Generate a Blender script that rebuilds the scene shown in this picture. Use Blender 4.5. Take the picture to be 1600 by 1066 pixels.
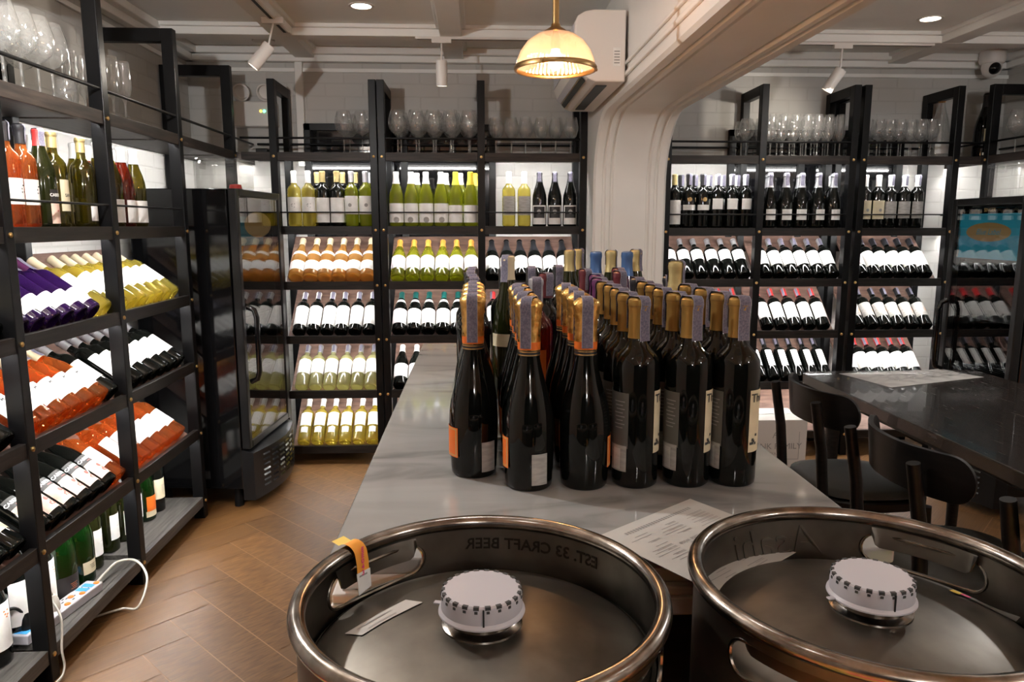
import bpy, bmesh, math, random
from mathutils import Vector, Matrix
random.seed(7)
sc = bpy.context.scene
for o in list(bpy.data.objects): bpy.data.objects.remove(o)
COL = sc.collection
PI = math.pi
R = math.radians

# ------------------------------------------------------------------ camera
H = 1.36
F = 1150.0
PITCH = math.atan(181 / F)
YAW = math.atan(55 / (F * math.cos(PITCH)))
cam_d = bpy.data.cameras.new('camera'); cam = bpy.data.objects.new('camera', cam_d); COL.objects.link(cam)
cam_d.sensor_width = 36.0; cam_d.lens = 36.0 * F / 1600.0
cam.location = (0, 0, H); cam.rotation_euler = (PI / 2 - PITCH, 0, -YAW)
cam_d.clip_start = .02
sc.camera = cam
# ------------------------------------------------------------------ world, exposure
w = bpy.data.worlds.new('world'); sc.world = w; w.use_nodes = True
w.node_tree.nodes['Background'].inputs[0].default_value = (1, .85, .7, 1)
w.node_tree.nodes['Background'].inputs[1].default_value = .02
sc.view_settings.view_transform = 'Standard'; sc.view_settings.look = 'None'
sc.view_settings.exposure = 0.45; sc.view_settings.gamma = 1.0; sc.view_settings.use_curve_mapping = False
sc.cycles.use_denoising = True
sc.cycles.max_bounces = 10; sc.cycles.transparent_max_bounces = 32
sc.cycles.diffuse_bounces = 4; sc.cycles.glossy_bounces = 5
sc.cycles.sample_clamp_indirect = 4.0
sc.cycles.caustics_reflective = False; sc.cycles.caustics_refractive = False
LED = 105.0          # emission of the shelf strips
DOWN = .65          # watts per downlight

# ------------------------------------------------------------------ materials
def mat(name, col=(.5, .5, .5), rough=.5, metal=0.0, coat=0.0, spec=.5, emit=None, es=0.0):
    m = bpy.data.materials.new(name); m.use_nodes = True
    b = m.node_tree.nodes['Principled BSDF']
    b.inputs['Base Color'].default_value = (*col, 1); b.inputs['Roughness'].default_value = rough
    b.inputs['Metallic'].default_value = metal; b.inputs['Coat Weight'].default_value = coat
    b.inputs['Specular IOR Level'].default_value = spec
    if emit: b.inputs['Emission Color'].default_value = (*emit, 1); b.inputs['Emission Strength'].default_value = es
    return m
def noisy(m, c1, c2, scale=5, sx=(1, 1, 1), detail=4, bump=0.0, bscale=None, lo=.35, hi=.65, rough=None):
    nt = m.node_tree; N = nt.nodes; L = nt.links; b = N['Principled BSDF']
    tc = N.new('ShaderNodeTexCoord'); mp = N.new('ShaderNodeMapping'); mp.inputs['Scale'].default_value = sx
    nz = N.new('ShaderNodeTexNoise'); nz.inputs['Scale'].default_value = scale; nz.inputs['Detail'].default_value = detail
    L.new(tc.outputs['Object'], mp.inputs[0]); L.new(mp.outputs[0], nz.inputs[0])
    cr = N.new('ShaderNodeValToRGB'); cr.color_ramp.elements[0].position = lo; cr.color_ramp.elements[1].position = hi
    cr.color_ramp.elements[0].color = (*c1, 1); cr.color_ramp.elements[1].color = (*c2, 1)
    L.new(nz.outputs['Fac'], cr.inputs[0]); L.new(cr.outputs[0], b.inputs['Base Color'])
    if rough:
        mr = N.new('ShaderNodeMapRange'); mr.inputs[3].default_value = rough[0]; mr.inputs[4].default_value = rough[1]
        L.new(nz.outputs['Fac'], mr.inputs[0]); L.new(mr.outputs[0], b.inputs['Roughness'])
    if bump:
        bp = N.new('ShaderNodeBump'); bp.inputs['Strength'].default_value = bump; bp.inputs['Distance'].default_value = .002
        n2 = nz
        if bscale:
            n2 = N.new('ShaderNodeTexNoise'); n2.inputs['Scale'].default_value = bscale; L.new(mp.outputs[0], n2.inputs[0])
        L.new(n2.outputs['Fac'], bp.inputs['Height']); L.new(bp.outputs[0], b.inputs['Normal'])
    return m
def thin_glass(name, tint=(1, 1, 1), refl=.05, edge=.5, rough=.01, glow_haze=0.0):
    m = bpy.data.materials.new(name); m.use_nodes = True; nt = m.node_tree; N = nt.nodes; L = nt.links; N.clear()
    out = N.new('ShaderNodeOutputMaterial'); mx = N.new('ShaderNodeMixShader'); t = N.new('ShaderNodeBsdfTransparent'); g = N.new('ShaderNodeBsdfGlossy')
    t.inputs[0].default_value = (*tint, 1); g.inputs['Roughness'].default_value = rough; g.inputs[0].default_value = (1, 1, 1, 1)
    lw = N.new('ShaderNodeLayerWeight'); lw.inputs[0].default_value = .5
    pw = N.new('ShaderNodeMath'); pw.operation = 'POWER'; pw.inputs[1].default_value = 3.5
    mr = N.new('ShaderNodeMapRange'); mr.inputs[3].default_value = refl; mr.inputs[4].default_value = edge
    L.new(lw.outputs['Facing'], pw.inputs[0]); L.new(pw.outputs[0], mr.inputs[0]); L.new(mr.outputs[0], mx.inputs[0])
    src = t
    if glow_haze:  # white scatter mixed in, imitating sparkle and glow on the glass
        tl = N.new('ShaderNodeBsdfTranslucent'); df = N.new('ShaderNodeBsdfDiffuse'); ad = N.new('ShaderNodeMixShader'); L.new(tl.outputs[0], ad.inputs[1]); L.new(df.outputs[0], ad.inputs[2])
        mh = N.new('ShaderNodeMixShader'); mh.inputs[0].default_value = glow_haze; L.new(t.outputs[0], mh.inputs[1]); L.new(ad.outputs[0], mh.inputs[2]); src = mh
    L.new(src.outputs[0], mx.inputs[1]); L.new(g.outputs[0], mx.inputs[2]); L.new(mx.outputs[0], out.inputs[0])
    return m
def wine_glass_mat(name, body, trans, k=.45, kt=.3):
    """tinted bottle with its wine: gloss over a mix of see-through tint and glowing colour"""
    m = bpy.data.materials.new(name); m.use_nodes = True; nt = m.node_tree; N = nt.nodes; L = nt.links; N.clear()
    out = N.new('ShaderNodeOutputMaterial'); g = N.new('ShaderNodeBsdfGlossy'); g.inputs['Roughness'].default_value = .03
    t = N.new('ShaderNodeBsdfTransparent'); t.inputs[0].default_value = (*trans, 1)
    tl = N.new('ShaderNodeBsdfTranslucent'); tl.inputs[0].default_value = (*body, 1)
    d = N.new('ShaderNodeBsdfDiffuse'); d.inputs[0].default_value = (*body, 1)
    m1 = N.new('ShaderNodeMixShader'); m1.inputs[0].default_value = .35; L.new(tl.outputs[0], m1.inputs[1]); L.new(d.outputs[0], m1.inputs[2])
    m2 = N.new('ShaderNodeMixShader'); m2.inputs[0].default_value = k; L.new(t.outputs[0], m2.inputs[1]); L.new(m1.outputs[0], m2.inputs[2])
    lw = N.new('ShaderNodeLayerWeight'); pw = N.new('ShaderNodeMath'); pw.operation = 'POWER'; pw.inputs[1].default_value = 3.5
    mr = N.new('ShaderNodeMapRange'); mr.inputs[3].default_value = .05; mr.inputs[4].default_value = .7
    L.new(lw.outputs['Facing'], pw.inputs[0]); L.new(pw.outputs[0], mr.inputs[0])
    m3 = N.new('ShaderNodeMixShader'); L.new(mr.outputs[0], m3.inputs[0]); L.new(m2.outputs[0], m3.inputs[1]); L.new(g.outputs[0], m3.inputs[2])
    L.new(m3.outputs[0], out.inputs[0]); return m

M = {}
M['black_metal'] = mat('black_metal', (.0045, .0045, .005), .36, spec=.18)
M['black_wood'] = noisy(mat('black_wood', rough=.42, spec=.3), (.007, .006, .0055), (.018, .014, .012), 6, (1.5, 14, 14), bump=.3)
M['shelf_wood'] = noisy(mat('shelf_wood', rough=.5, spec=.3), (.014, .011, .010), (.040, .029, .024), 5, (1.5, 14, 14), bump=.3)
M['panel_wood'] = noisy(mat('panel_wood', rough=.6), (.13, .075, .058), (.22, .13, .10), 5, (2, 14, 6))
M['grey_wood'] = noisy(mat('grey_wood', rough=.6), (.05, .046, .042), (.10, .093, .085), 5, (1.5, 20, 20), bump=.4)
M['brass'] = mat('brass', (.75, .5, .2), .3, 1.0)
M['brass_dark'] = mat('brass_dark', (.30, .19, .08), .35, 1.0)
M['ceiling'] = noisy(mat('ceiling', rough=.55), (.88, .87, .84), (.92, .91, .88), 3)
M['plaster'] = noisy(mat('plaster', rough=.35), (.80, .785, .75), (.85, .835, .80), 3)
M['steel'] = noisy(mat('steel', rough=.3, metal=1.0), (.075, .067, .056), (.19, .172, .147), 9, (1, 1, 1), 6, bump=.25, bscale=30, rough=(.3, .52))
M['steel_rim'] = noisy(mat('steel_rim', rough=.22, metal=1.0), (.18, .16, .14), (.38, .345, .31), 40, (1, 1, 1), 5, bump=.2, rough=(.14, .3))
M['steel_mark'] = mat('steel_mark', (.05, .043, .036), .45, 1.0)
M['white_plastic'] = mat('white_plastic', (.50, .49, .53), .45)
M['white_enamel'] = mat('white_enamel', (.78, .74, .70), .35)
M['dark_slot'] = mat('dark_slot', (.01, .01, .01), .6)
M['paper'] = mat('paper', (.50, .49, .465), .7)
M['ink'] = mat('ink', (.05, .05, .05), .7)
M['ink_grey'] = mat('ink_grey', (.3, .29, .28), .7)
M['label_white'] = noisy(mat('label_white', rough=.6), (.78, .77, .74), (.88, .87, .85), 30)
M['label_cream'] = noisy(mat('label_cream', rough=.6), (.62, .54, .36), (.70, .62, .44), 30)
M['label_grey'] = noisy(mat('label_grey', rough=.6), (.30, .29, .27), (.42, .40, .38), 40, (1, 1, 5))
M['label_dim'] = mat('label_dim', (.10, .095, .085), .5)
M['label_black'] = mat('label_black', (.02, .018, .018), .5)
M['label_pink'] = noisy(mat('label_pink', rough=.6), (.80, .52, .42), (.85, .68, .56), 40)
M['label_red_print'] = mat('label_red_print', (.55, .14, .12), .6)
M['label_orange'] = mat('label_orange', (.75, .16, .02), .4)
M['gold_foil'] = noisy(mat('gold_foil', rough=.3, metal=.9), (.45, .24, .05), (.85, .55, .18), 60, (1, 1, 1), 3, bump=1.0, bscale=90, rough=(.2, .4))
M['gold_cap'] = mat('gold_cap', (.42, .25, .07), .38, .75)
M['cap_pale_gold'] = mat('cap_pale_gold', (.5, .40, .18), .45, .5)
M['cap_white'] = mat('cap_white', (.8, .79, .76), .4)
M['cap_cream'] = mat('cap_cream', (.66, .56, .38), .45)
M['cap_red'] = mat('cap_red', (.5, .03, .03), .4)
M['cap_orange'] = mat('cap_orange', (.75, .33, .06), .4)
M['cap_yellow'] = mat('cap_yellow', (.8, .6, .05), .4)
M['cap_black'] = mat('cap_black', (.015, .015, .018), .35)
M['cap_silver'] = mat('cap_silver', (.55, .55, .58), .35, .7)
M['cap_teal'] = mat('cap_teal', (.01, .09, .08), .35)
M['cap_blue'] = mat('cap_blue', (.06, .13, .30), .35, .4)
M['cap_purple'] = mat('cap_purple', (.10, .02, .08), .4)
M['cap_wine'] = mat('cap_wine', (.10, .015, .02), .4)
M['stamp'] = noisy(mat('stamp', rough=.7), (.09, .085, .13), (.18, .165, .22), 350, (1, 1, 1), 2)
M['stamp_edge'] = mat('stamp_edge', (.40, .39, .43), .7)
M['dark_glass'] = mat('dark_glass', (.003, .0035, .003), .05, spec=.35)
M['olive_glass'] = mat('olive_glass', (.010, .012, .003), .05, spec=.4)
M['green_glass'] = wine_glass_mat('green_glass', (0.015, 0.085, 0.012), (0.03, 0.16, 0.03), 0.3)
M['amber_wine'] = wine_glass_mat('amber_wine', (0.88, 0.56, 0.2), (0.98, 0.76, 0.36), 0.38)
M['yellow_wine'] = wine_glass_mat('yellow_wine', (0.86, 0.74, 0.16), (0.98, 0.9, 0.4), 0.34)
M['pale_wine'] = wine_glass_mat('pale_wine', (0.86, 0.84, 0.45), (0.97, 0.97, 0.66), 0.4)
M['lime_wine'] = wine_glass_mat('lime_wine', (0.6, 0.62, 0.06), (0.8, 0.86, 0.22), 0.38)
M['rose_wine'] = wine_glass_mat('rose_wine', (0.74, 0.22, 0.05), (0.98, 0.5, 0.2), 0.28)
M['red_wine'] = wine_glass_mat('red_wine', (0.2, 0.025, 0.01), (0.62, 0.14, 0.05), 0.3)
M['purple_glass'] = mat('purple_glass', (.014, .003, .034), .05, coat=.3)
M['olive_wine'] = wine_glass_mat('olive_wine', (0.1, 0.085, 0.01), (0.42, 0.36, 0.06), 0.3)
M['clear_glass'] = thin_glass('clear_glass', (.95, .96, .96), .11, .95, .06, glow_haze=.15)
M['pane'] = thin_glass('pane', (.93, .95, .95), .10, .9)
M['clear_plastic'] = thin_glass('clear_plastic', (.93, .93, .92), .10, .6, .12)
M['black_gloss'] = mat('black_gloss', (.004, .004, .0045), .10, spec=.5)
M['black_plastic'] = mat('black_plastic', (.006, .006, .0065), .33, spec=.3)
M['dark_wood'] = noisy(mat('dark_wood', rough=.22, coat=.3), (.010, .0075, .006), (.020, .014, .011), 5, (14, 2, 8), rough=(.22, .30))
M['chair_wood'] = noisy(mat('chair_wood', rough=.36, spec=.3), (.0035, .0035, .0035), (.008, .007, .0065), 5, (2, 2, 20))
M['seat_vinyl'] = mat('seat_vinyl', (.035, .035, .03), .5, spec=.3)
M['teal_panel'] = mat('teal_panel', (.02, .27, .38), .4, emit=(.02, .30, .42), es=.12)  # faint emission put into the colour to brighten the banner
M['teal_dim'] = mat('teal_dim', (.02, .2, .28), .5)
M['gold_print'] = mat('gold_print', (.55, .36, .14), .5)
M['orange_print'] = mat('orange_print', (.8, .22, .03), .5)
M['blue_print'] = mat('blue_print', (.05, .35, .75), .5)
M['led'] = mat('led', (1, 1, 1), emit=(1.0, .99, .96), es=LED)
M['lamp_face'] = mat('lamp_face', (1, 1, 1), emit=(1, .88, .72), es=9)
M['bulb'] = mat('bulb', (1, .8, .5), emit=(1, .60, .28), es=16)
M['led_green'] = mat('led_green', (.1, 1, .4), emit=(.1, 1, .45), es=5)
M['led_amber'] = mat('led_amber', (1, .7, .1), emit=(1, .6, .05), es=4)
M['dark_window'] = mat('dark_window', (.006, .006, .007), .06, coat=.5)
M['cardboard_white'] = mat('cardboard_white', (.66, .62, .58), .6)
M['tag_yellow'] = mat('tag_yellow', (.85, .62, .12), .6)
M['tag_orange'] = mat('tag_orange', (.9, .38, .05), .6)
M['pink_ink'] = mat('pink_ink', (.75, .05, .2), .6)
M['cable_white'] = mat('cable_white', (.55, .52, .46), .45)
# floor wood: a value per plank
def floor_mat():
    m = mat('floor_wood', rough=.42); nt = m.node_tree; N = nt.nodes; L = nt.links; b = N['Principled BSDF']
    uv = N.new('ShaderNodeUVMap'); uv.uv_map = 'plank'
    at = N.new('ShaderNodeAttribute'); at.attribute_name = 'shade'
    mp = N.new('ShaderNodeMapping'); mp.inputs['Scale'].default_value = (.8, 20, 1)
    nz = N.new('ShaderNodeTexNoise'); nz.inputs['Scale'].default_value = 3; nz.inputs['Detail'].default_value = 7; nz.inputs['Distortion'].default_value = .6
    L.new(uv.outputs[0], mp.inputs[0]); L.new(mp.outputs[0], nz.inputs[0])
    cr = N.new('ShaderNodeValToRGB'); e = cr.color_ramp.elements
    e[0].position = .3; e[0].color = (.085, .035, .010, 1); e[1].position = .7; e[1].color = (.185, .090, .028, 1)
    L.new(nz.outputs['Fac'], cr.inputs[0])
    mx = N.new('ShaderNodeMixRGB'); mx.blend_type = 'MULTIPLY'; mx.inputs[0].default_value = 1
    L.new(cr.outputs[0], mx.inputs[1]); L.new(at.outputs['Color'], mx.inputs[2]); L.new(mx.outputs[0], b.inputs['Base Color'])
    bp = N.new('ShaderNodeBump'); bp.inputs['Strength'].default_value = .06; bp.inputs['Distance'].default_value = .001
    L.new(nz.outputs['Fac'], bp.inputs['Height']); L.new(bp.outputs[0], b.inputs['Normal']); return m
M['floor'] = floor_mat(); M['grout'] = mat('grout', (.28, .17, .10), .7)
def brick_mat():
    m = mat('painted_brick', rough=.6); nt = m.node_tree; N = nt.nodes; L = nt.links; b = N['Principled BSDF']
    tc = N.new('ShaderNodeTexCoord'); mp = N.new('ShaderNodeMapping'); sp = N.new('ShaderNodeSeparateXYZ'); cb = N.new('ShaderNodeCombineXYZ')
    ad = N.new('ShaderNodeMath'); ad.operation = 'ADD'
    L.new(tc.outputs['Object'], sp.inputs[0]); L.new(sp.outputs[0], ad.inputs[0]); L.new(sp.outputs[1], ad.inputs[1])
    L.new(ad.outputs[0], cb.inputs[0]); L.new(sp.outputs[2], cb.inputs[1])
    br = N.new('ShaderNodeTexBrick'); br.inputs['Scale'].default_value = 1; br.inputs['Brick Width'].default_value = .22; br.inputs['Row Height'].default_value = .075
    br.inputs['Mortar Size'].default_value = .006; br.inputs['Mortar Smooth'].default_value = .6
    br.inputs['Color1'].default_value = (.50, .485, .46, 1); br.inputs['Color2'].default_value = (.52, .505, .48, 1); br.inputs['Mortar'].default_value = (.48, .465, .44, 1)
    L.new(cb.outputs[0], br.inputs[0]); L.new(br.outputs[0], b.inputs['Base Color'])
    nz = N.new('ShaderNodeTexNoise'); nz.inputs['Scale'].default_value = 25; nz.inputs['Detail'].default_value = 5
    sb = N.new('ShaderNodeMath'); sb.operation = 'SUBTRACT'; L.new(nz.outputs['Fac'], sb.inputs[0]); L.new(br.outputs['Fac'], sb.inputs[1])
    bp = N.new('ShaderNodeBump'); bp.inputs['Strength'].default_value = .35; bp.inputs['Distance'].default_value = .003
    L.new(sb.outputs[0], bp.inputs['Height']); L.new(bp.outputs[0], b.inputs['Normal']); return m
M['brick'] = brick_mat()
def marble_mat():
    m = mat('marble', rough=.09, coat=.2); nt = m.node_tree; N = nt.nodes; L = nt.links; b = N['Principled BSDF']
    tc = N.new('ShaderNodeTexCoord'); mp = N.new('ShaderNodeMapping'); mp.inputs['Rotation'].default_value = (0, 0, -.5); mp.inputs['Scale'].default_value = (1.3, 4.5, 1)
    L.new(tc.outputs['Object'], mp.inputs[0])
    nz = N.new('ShaderNodeTexNoise'); nz.inputs['Scale'].default_value = 2.2; nz.inputs['Detail'].default_value = 8; nz.inputs['Distortion'].default_value = 1.0
    L.new(mp.outputs[0], nz.inputs[0])
    cr = N.new('ShaderNodeValToRGB'); e = cr.color_ramp.elements
    e[0].position = .30; e[0].color = (.19, .188, .185, 1); e[1].position = .62; e[1].color = (.36, .358, .35, 1)
    k = e.new(.44); k.color = (.32, .318, .31, 1)
    L.new(nz.outputs['Fac'], cr.inputs[0]); L.new(cr.outputs[0], b.inputs['Base Color']); return m
M['marble'] = marble_mat()

# ------------------------------------------------------------------ mesh helpers
class MB:
    def __init__(s): s.v = []; s.f = []; s.m = []; s.cur = 0; s.T = Matrix.Identity(4)
    def add(s, vs, fs):
        n = len(s.v); s.v += [tuple(s.T @ Vector(p)) for p in vs]; s.f += [tuple(i + n for i in f) for f in fs]; s.m += [s.cur] * len(fs); return s
    def box(s, x0, x1, y0, y1, z0, z1):
        return s.add([(x0, y0, z0), (x1, y0, z0), (x1, y1, z0), (x0, y1, z0), (x0, y0, z1), (x1, y0, z1), (x1, y1, z1), (x0, y1, z1)],
                     [(0, 3, 2, 1), (4, 5, 6, 7), (0, 1, 5, 4), (1, 2, 6, 5), (2, 3, 7, 6), (3, 0, 4, 7)])
    def lathe(s, prof, seg=24, c=(0, 0, 0), close=False, wob=None):
        vs = []; fs = []; n = len(prof)
        for i in range(seg):
            a = 2 * PI * i / seg
            for j, (r, z) in enumerate(prof):
                k = wob(a, z) if wob else 1
                vs.append((c[0] + r * k * math.cos(a), c[1] + r * k * math.sin(a), c[2] + z))
        for i in range(seg):
            i2 = (i + 1) % seg
            for j in range(n - 1 if not close else n):
                j2 = (j + 1) % n
                fs.append((i * n + j, i2 * n + j, i2 * n + j2, i * n + j2))
        return s.add(vs, fs)
    def tube(s, path, r, seg=8, cap=True, flat=None):
        pts = [Vector(p) for p in path]; vs = []; fs = []; n = len(pts); prev = None
        for i, p in enumerate(pts):
            d = (pts[min(i + 1, n - 1)] - pts[max(i - 1, 0)]).normalized()
            if prev is None: u = d.orthogonal().normalized()
            else: u = (prev - d * prev.dot(d)); u = u.normalized() if u.length > 1e-6 else d.orthogonal().normalized()
            prev = u; q = d.cross(u); rr = r[i] if isinstance(r, (list, tuple)) else r
            for k in range(seg):
                a = 2 * PI * k / seg; vs.append(tuple(p + u * rr * math.cos(a) + q * rr * math.sin(a)))
        for i in range(n - 1):
            for k in range(seg):
                k2 = (k + 1) % seg; fs.append((i * seg + k, i * seg + k2, (i + 1) * seg + k2, (i + 1) * seg + k))
        if cap: fs.append(tuple(range(seg))[::-1]); fs.append(tuple((n - 1) * seg + k for k in range(seg)))
        return s.add(vs, fs)
    def patch(s, r, z0, z1, a0, a1, seg=10, rf=None, t=0.0):
        """curved label patch on a cylinder"""
        vs = []; fs = []
        zs = [z0, z1] if rf is None else [z0 + (z1 - z0) * k / 5 for k in range(6)]
        for i in range(seg + 1):
            a = R(a0 + (a1 - a0) * i / seg)
            for z in zs:
                rr = r if rf is None else rf(z) + r
                vs.append((rr * math.cos(a), rr * math.sin(a), z))
        n = len(zs)
        for i in range(seg):
            for j in range(n - 1): fs.append((i * n + j, (i + 1) * n + j, (i + 1) * n + j + 1, i * n + j + 1))
        return s.add(vs, fs)
    def build(s, name, mats, parent=None, smooth=False, bevel=0.0, bseg=2, auto=None):
        me = bpy.data.meshes.new(name); me.from_pydata(s.v, [], s.f); me.update()
        if not isinstance(mats, (list, tuple)): mats = [mats]
        for m in mats: me.materials.append(M[m] if isinstance(m, str) else m)
        for p, mi in zip(me.polygons, s.m): p.material_index = mi; p.use_smooth = smooth
        if bevel or smooth:
            bm = bmesh.new(); bm.from_mesh(me)
            if smooth: bmesh.ops.remove_doubles(bm, verts=bm.verts, dist=1e-5)
            if bevel:
                bmesh.ops.bevel(bm, geom=[e for e in bm.edges if len(e.link_faces) == 2 and e.calc_face_angle(0) > R(35)], offset=bevel, segments=bseg, affect='EDGES', profile=.5)
            bm.normal_update()
            if smooth:
                for e in bm.edges:
                    if len(e.link_faces) == 2 and e.calc_face_angle(0) > R(auto or 50): e.smooth = False
            bm.to_mesh(me); bm.free()
        o = bpy.data.objects.new(name, me); COL.objects.link(o)
        if parent: o.parent = parent
        return o
def tag(o, label=None, cat=None, group=None, kind=None):
    if label: o['label'] = label
    if cat: o['category'] = cat
    if group: o['group'] = group
    if kind: o['kind'] = kind
    return o
def thing(name, label, cat, loc=(0, 0, 0), rz=0, group=None):
    o = bpy.data.objects.new(name, None); COL.objects.link(o); o.location = loc; o.rotation_euler = (0, 0, rz); o.empty_display_size = .05
    return tag(o, label, cat, group)
def struct(o): o['kind'] = 'structure'; return o
def copy_tree(o, parent=None):
    c = o.copy(); COL.objects.link(c)
    if parent: c.parent = parent
    for ch in KIDS.get(o.name, []): copy_tree(ch, c)
    return c
KIDS = {}
def register(root):
    for o in list(COL.objects):
        if o.parent is root: KIDS.setdefault(root.name, []).append(o); register(o)
def text_mesh(txt, size, ext=0.0, bold=0.0, shear=0.0):
    cu = bpy.data.curves.new('t', 'FONT'); cu.body = txt; cu.size = size; cu.extrude = ext; cu.align_x = 'CENTER'; cu.align_y = 'CENTER'; cu.offset = bold; cu.shear = shear
    cu.resolution_u = 3
    o = bpy.data.objects.new('t', cu); COL.objects.link(o)
    dg = bpy.context.evaluated_depsgraph_get(); me = bpy.data.meshes.new_from_object(o.evaluated_get(dg))
    vs = [tuple(v.co) for v in me.vertices]; fs = [tuple(p.vertices) for p in me.polygons]
    bpy.data.objects.remove(o); bpy.data.curves.remove(cu); bpy.data.meshes.remove(me)
    return vs, fs
def text_flat(mb, txt, size, M4, ext=0.0, bold=0.0, shear=0.0):
    vs, fs = text_mesh(txt, size, ext, bold, shear); old = mb.T; mb.T = old @ M4; mb.add(vs, fs); mb.T = old
def text_cyl(mb, txt, size, r, zc, azc, bold=0.0, shear=0.0, ext=0.0, sgn=1):
    """wrap text on a cylinder, readable from outside"""
    vs, fs = text_mesh(txt, size, ext, bold, shear)
    out = []
    for x, y, z in vs:
        a = R(azc) + x / r; rr = r + z * sgn
        out.append((rr * math.cos(a), rr * math.sin(a), zc + y))
    mb.add(out, fs)

# ================================================================== SETTING
XL, XR, YB, YF, ZC = -1.65, 3.22, 4.50, -2.6, 2.36
# floor : herringbone planks
def floor():
    W, L = .15, .60; vs = []; fs = []; uv = []; sh = []
    rot = Matrix.Rotation(R(45), 2)
    def plank(x0, x1, y0, y1, horiz):
        g = .0018
        c = [(x0 + g, y0 + g), (x1 - g, y0 + g), (x1 - g, y1 - g), (x0 + g, y1 - g)]
        cs = [rot @ Vector(p) for p in c]; m = sum((q for q in cs), Vector((0, 0))) / 4
        if not (XL - .5 < m.x + .3 < XR + .8 and YF - .4 < m.y < YB + .4): return
        n = len(vs)
        for q in cs: vs.append((min(max(q.x + .3, XL), XR), min(max(q.y, YF), YB), 0))
        fs.append((n, n + 1, n + 2, n + 3)); s = random.uniform(.72, 1.12); ox = random.random() * 20; oy = random.random() * 20
        lu, lv = (x1 - x0, y1 - y0) if horiz else (y1 - y0, x1 - x0)
        q = [(ox, oy), (ox + lu, oy), (ox + lu, oy + lv), (ox, oy + lv)]
        if not horiz: q = [(ox, oy), (ox, oy + lv), (ox + lu, oy + lv), (ox + lu, oy)]
        uv.extend(q); sh.extend([s] * 4)
    for i in range(-60, 61):
        for j in range(-14, 15):
            bx, by = i * W + j * L, i * W - j * L
            if abs(bx) > 9 or abs(by) > 9: continue
            plank(bx, bx + L, by, by + W, True); plank(bx + L, bx + L + W, by + W - L, by + W, False)
    n = len(vs); vs.extend([(XL, YF, -.002), (XR, YF, -.002), (XR, YB, -.002), (XL, YB, -.002)]); fs.append((n, n + 1, n + 2, n + 3)); uv.extend([(0, 0)] * 4); sh.extend([1] * 4)
    me = bpy.data.meshes.new('floor'); me.from_pydata(vs, [], fs); me.materials.append(M['floor']); me.materials.append(M['grout'])
    me.polygons[-1].material_index = 1
    ul = me.uv_layers.new(name='plank'); ca = me.color_attributes.new('shade', 'FLOAT_COLOR', 'CORNER')
    k = 0
    for p in me.polygons:
        for li in p.loop_indices: ul.data[li].uv = uv[k]; ca.data[li].color = (sh[k],) * 3 + (1,); k += 1
    o = bpy.data.objects.new('floor', me); COL.objects.link(o); struct(o)
floor()
struct(MB().box(XL - .1, XR + .1, YF - .1, YB + .1, -.1, -.004).build('floor_slab', 'grout'))
struct(MB().box(XL - .1, XL, YF, YB, 0, 2.5).build('wall_left', 'brick'))
struct(MB().box(XR, XR + .1, YF, YB, 0, 2.5).build('wall_right', 'brick'))
struct(MB().box(XL - .1, XR + .1, YF - .1, YF, 0, 2.5).build('wall_front', 'black_wood'))
struct(MB().box(XL - .1, XR + .1, YB, YB + .1, 0, 2.5).build('wall_back', 'brick'))
# ceiling with coffers
struct(MB().box(XL - .1, XR + .1, YF - .1, YB + .1, ZC, ZC + .1).build('ceiling', 'ceiling'))
def beam_y(x, y0, y1, wd=.11): # along Y, moulded
    b = MB(); b.box(x - wd / 2, x + wd / 2, y0, y1, ZC - .055, ZC); b.box(x - wd / 2 - .02, x + wd / 2 + .02, y0, y1, ZC - .02, ZC)
    return struct(b.build('trim_1', 'ceiling', bevel=.004))
def beam_x(y, x0, x1, wd=.10):
    b = MB(); b.box(x0, x1, y - wd / 2, y + wd / 2, ZC - .056, ZC); b.box(x0, x1, y - wd / 2 - .02, y + wd / 2 + .02, ZC - .02, ZC)
    return struct(b.build('trim_2', 'ceiling', bevel=.004))
for x in (-.97, -.12, 2.50):
    beam_y(x, YF, YB)
for y in (3.99, 2.2, .4): beam_x(y, XL, .62); beam_x(y, 1.0, XR)
# cornice
b = MB()
for (a, c) in ((.05, .075), (.09, .04)):
    b.box(XL, XR, YB - a, YB, ZC - c, ZC); b.box(XL, XL + a, YF, YB, ZC - c, ZC); b.box(XR - a, XR, YF, YB, ZC - c, ZC)
struct(b.build('trim_3', 'ceiling', bevel=.005))
b = MB(); b.box(XL, XR, YB - .012, YB, 2.235, 2.255); b.box(XL, XL + .012, YF, YB, 2.235, 2.255); struct(b.build('trim_4', 'ceiling'))
# vertical pipe boxing on the back wall
struct(MB().box(-1.035, -.99, YB - .03, YB, 1.7, 2.29).build('trim_5', 'plaster', bevel=.004))
# back windows (dark at night)
def window(n, x0, x1, z0, z1, muls):
    root = bpy.data.objects.new('window_%d' % n, None); COL.objects.link(root); struct(root); root.location = (0, YB, 0)
    f = MB(); t = .04
    f.box(x0, x1, -.03, 0, z1 - t, z1); f.box(x0, x1, -.03, 0, z0, z0 + t); f.box(x0, x0 + t, -.03, 0, z0, z1); f.box(x1 - t, x1, -.03, 0, z0, z1)
    for mx in muls: f.box(mx - .02, mx + .02, -.03, 0, z0, z1)
    f.build('window_frame', 'black_metal', root, bevel=.002)
    MB().box(x0 + .01, x1 - .01, -.012, -.004, z0 + .01, z1 - .01).build('pane', 'dark_window', root)
window(1, -1.0, .12, 1.20, 1.945, (-.42,))
window(2, 1.52, 2.60, 1.20, 1.925, (1.97, 2.3))

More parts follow.
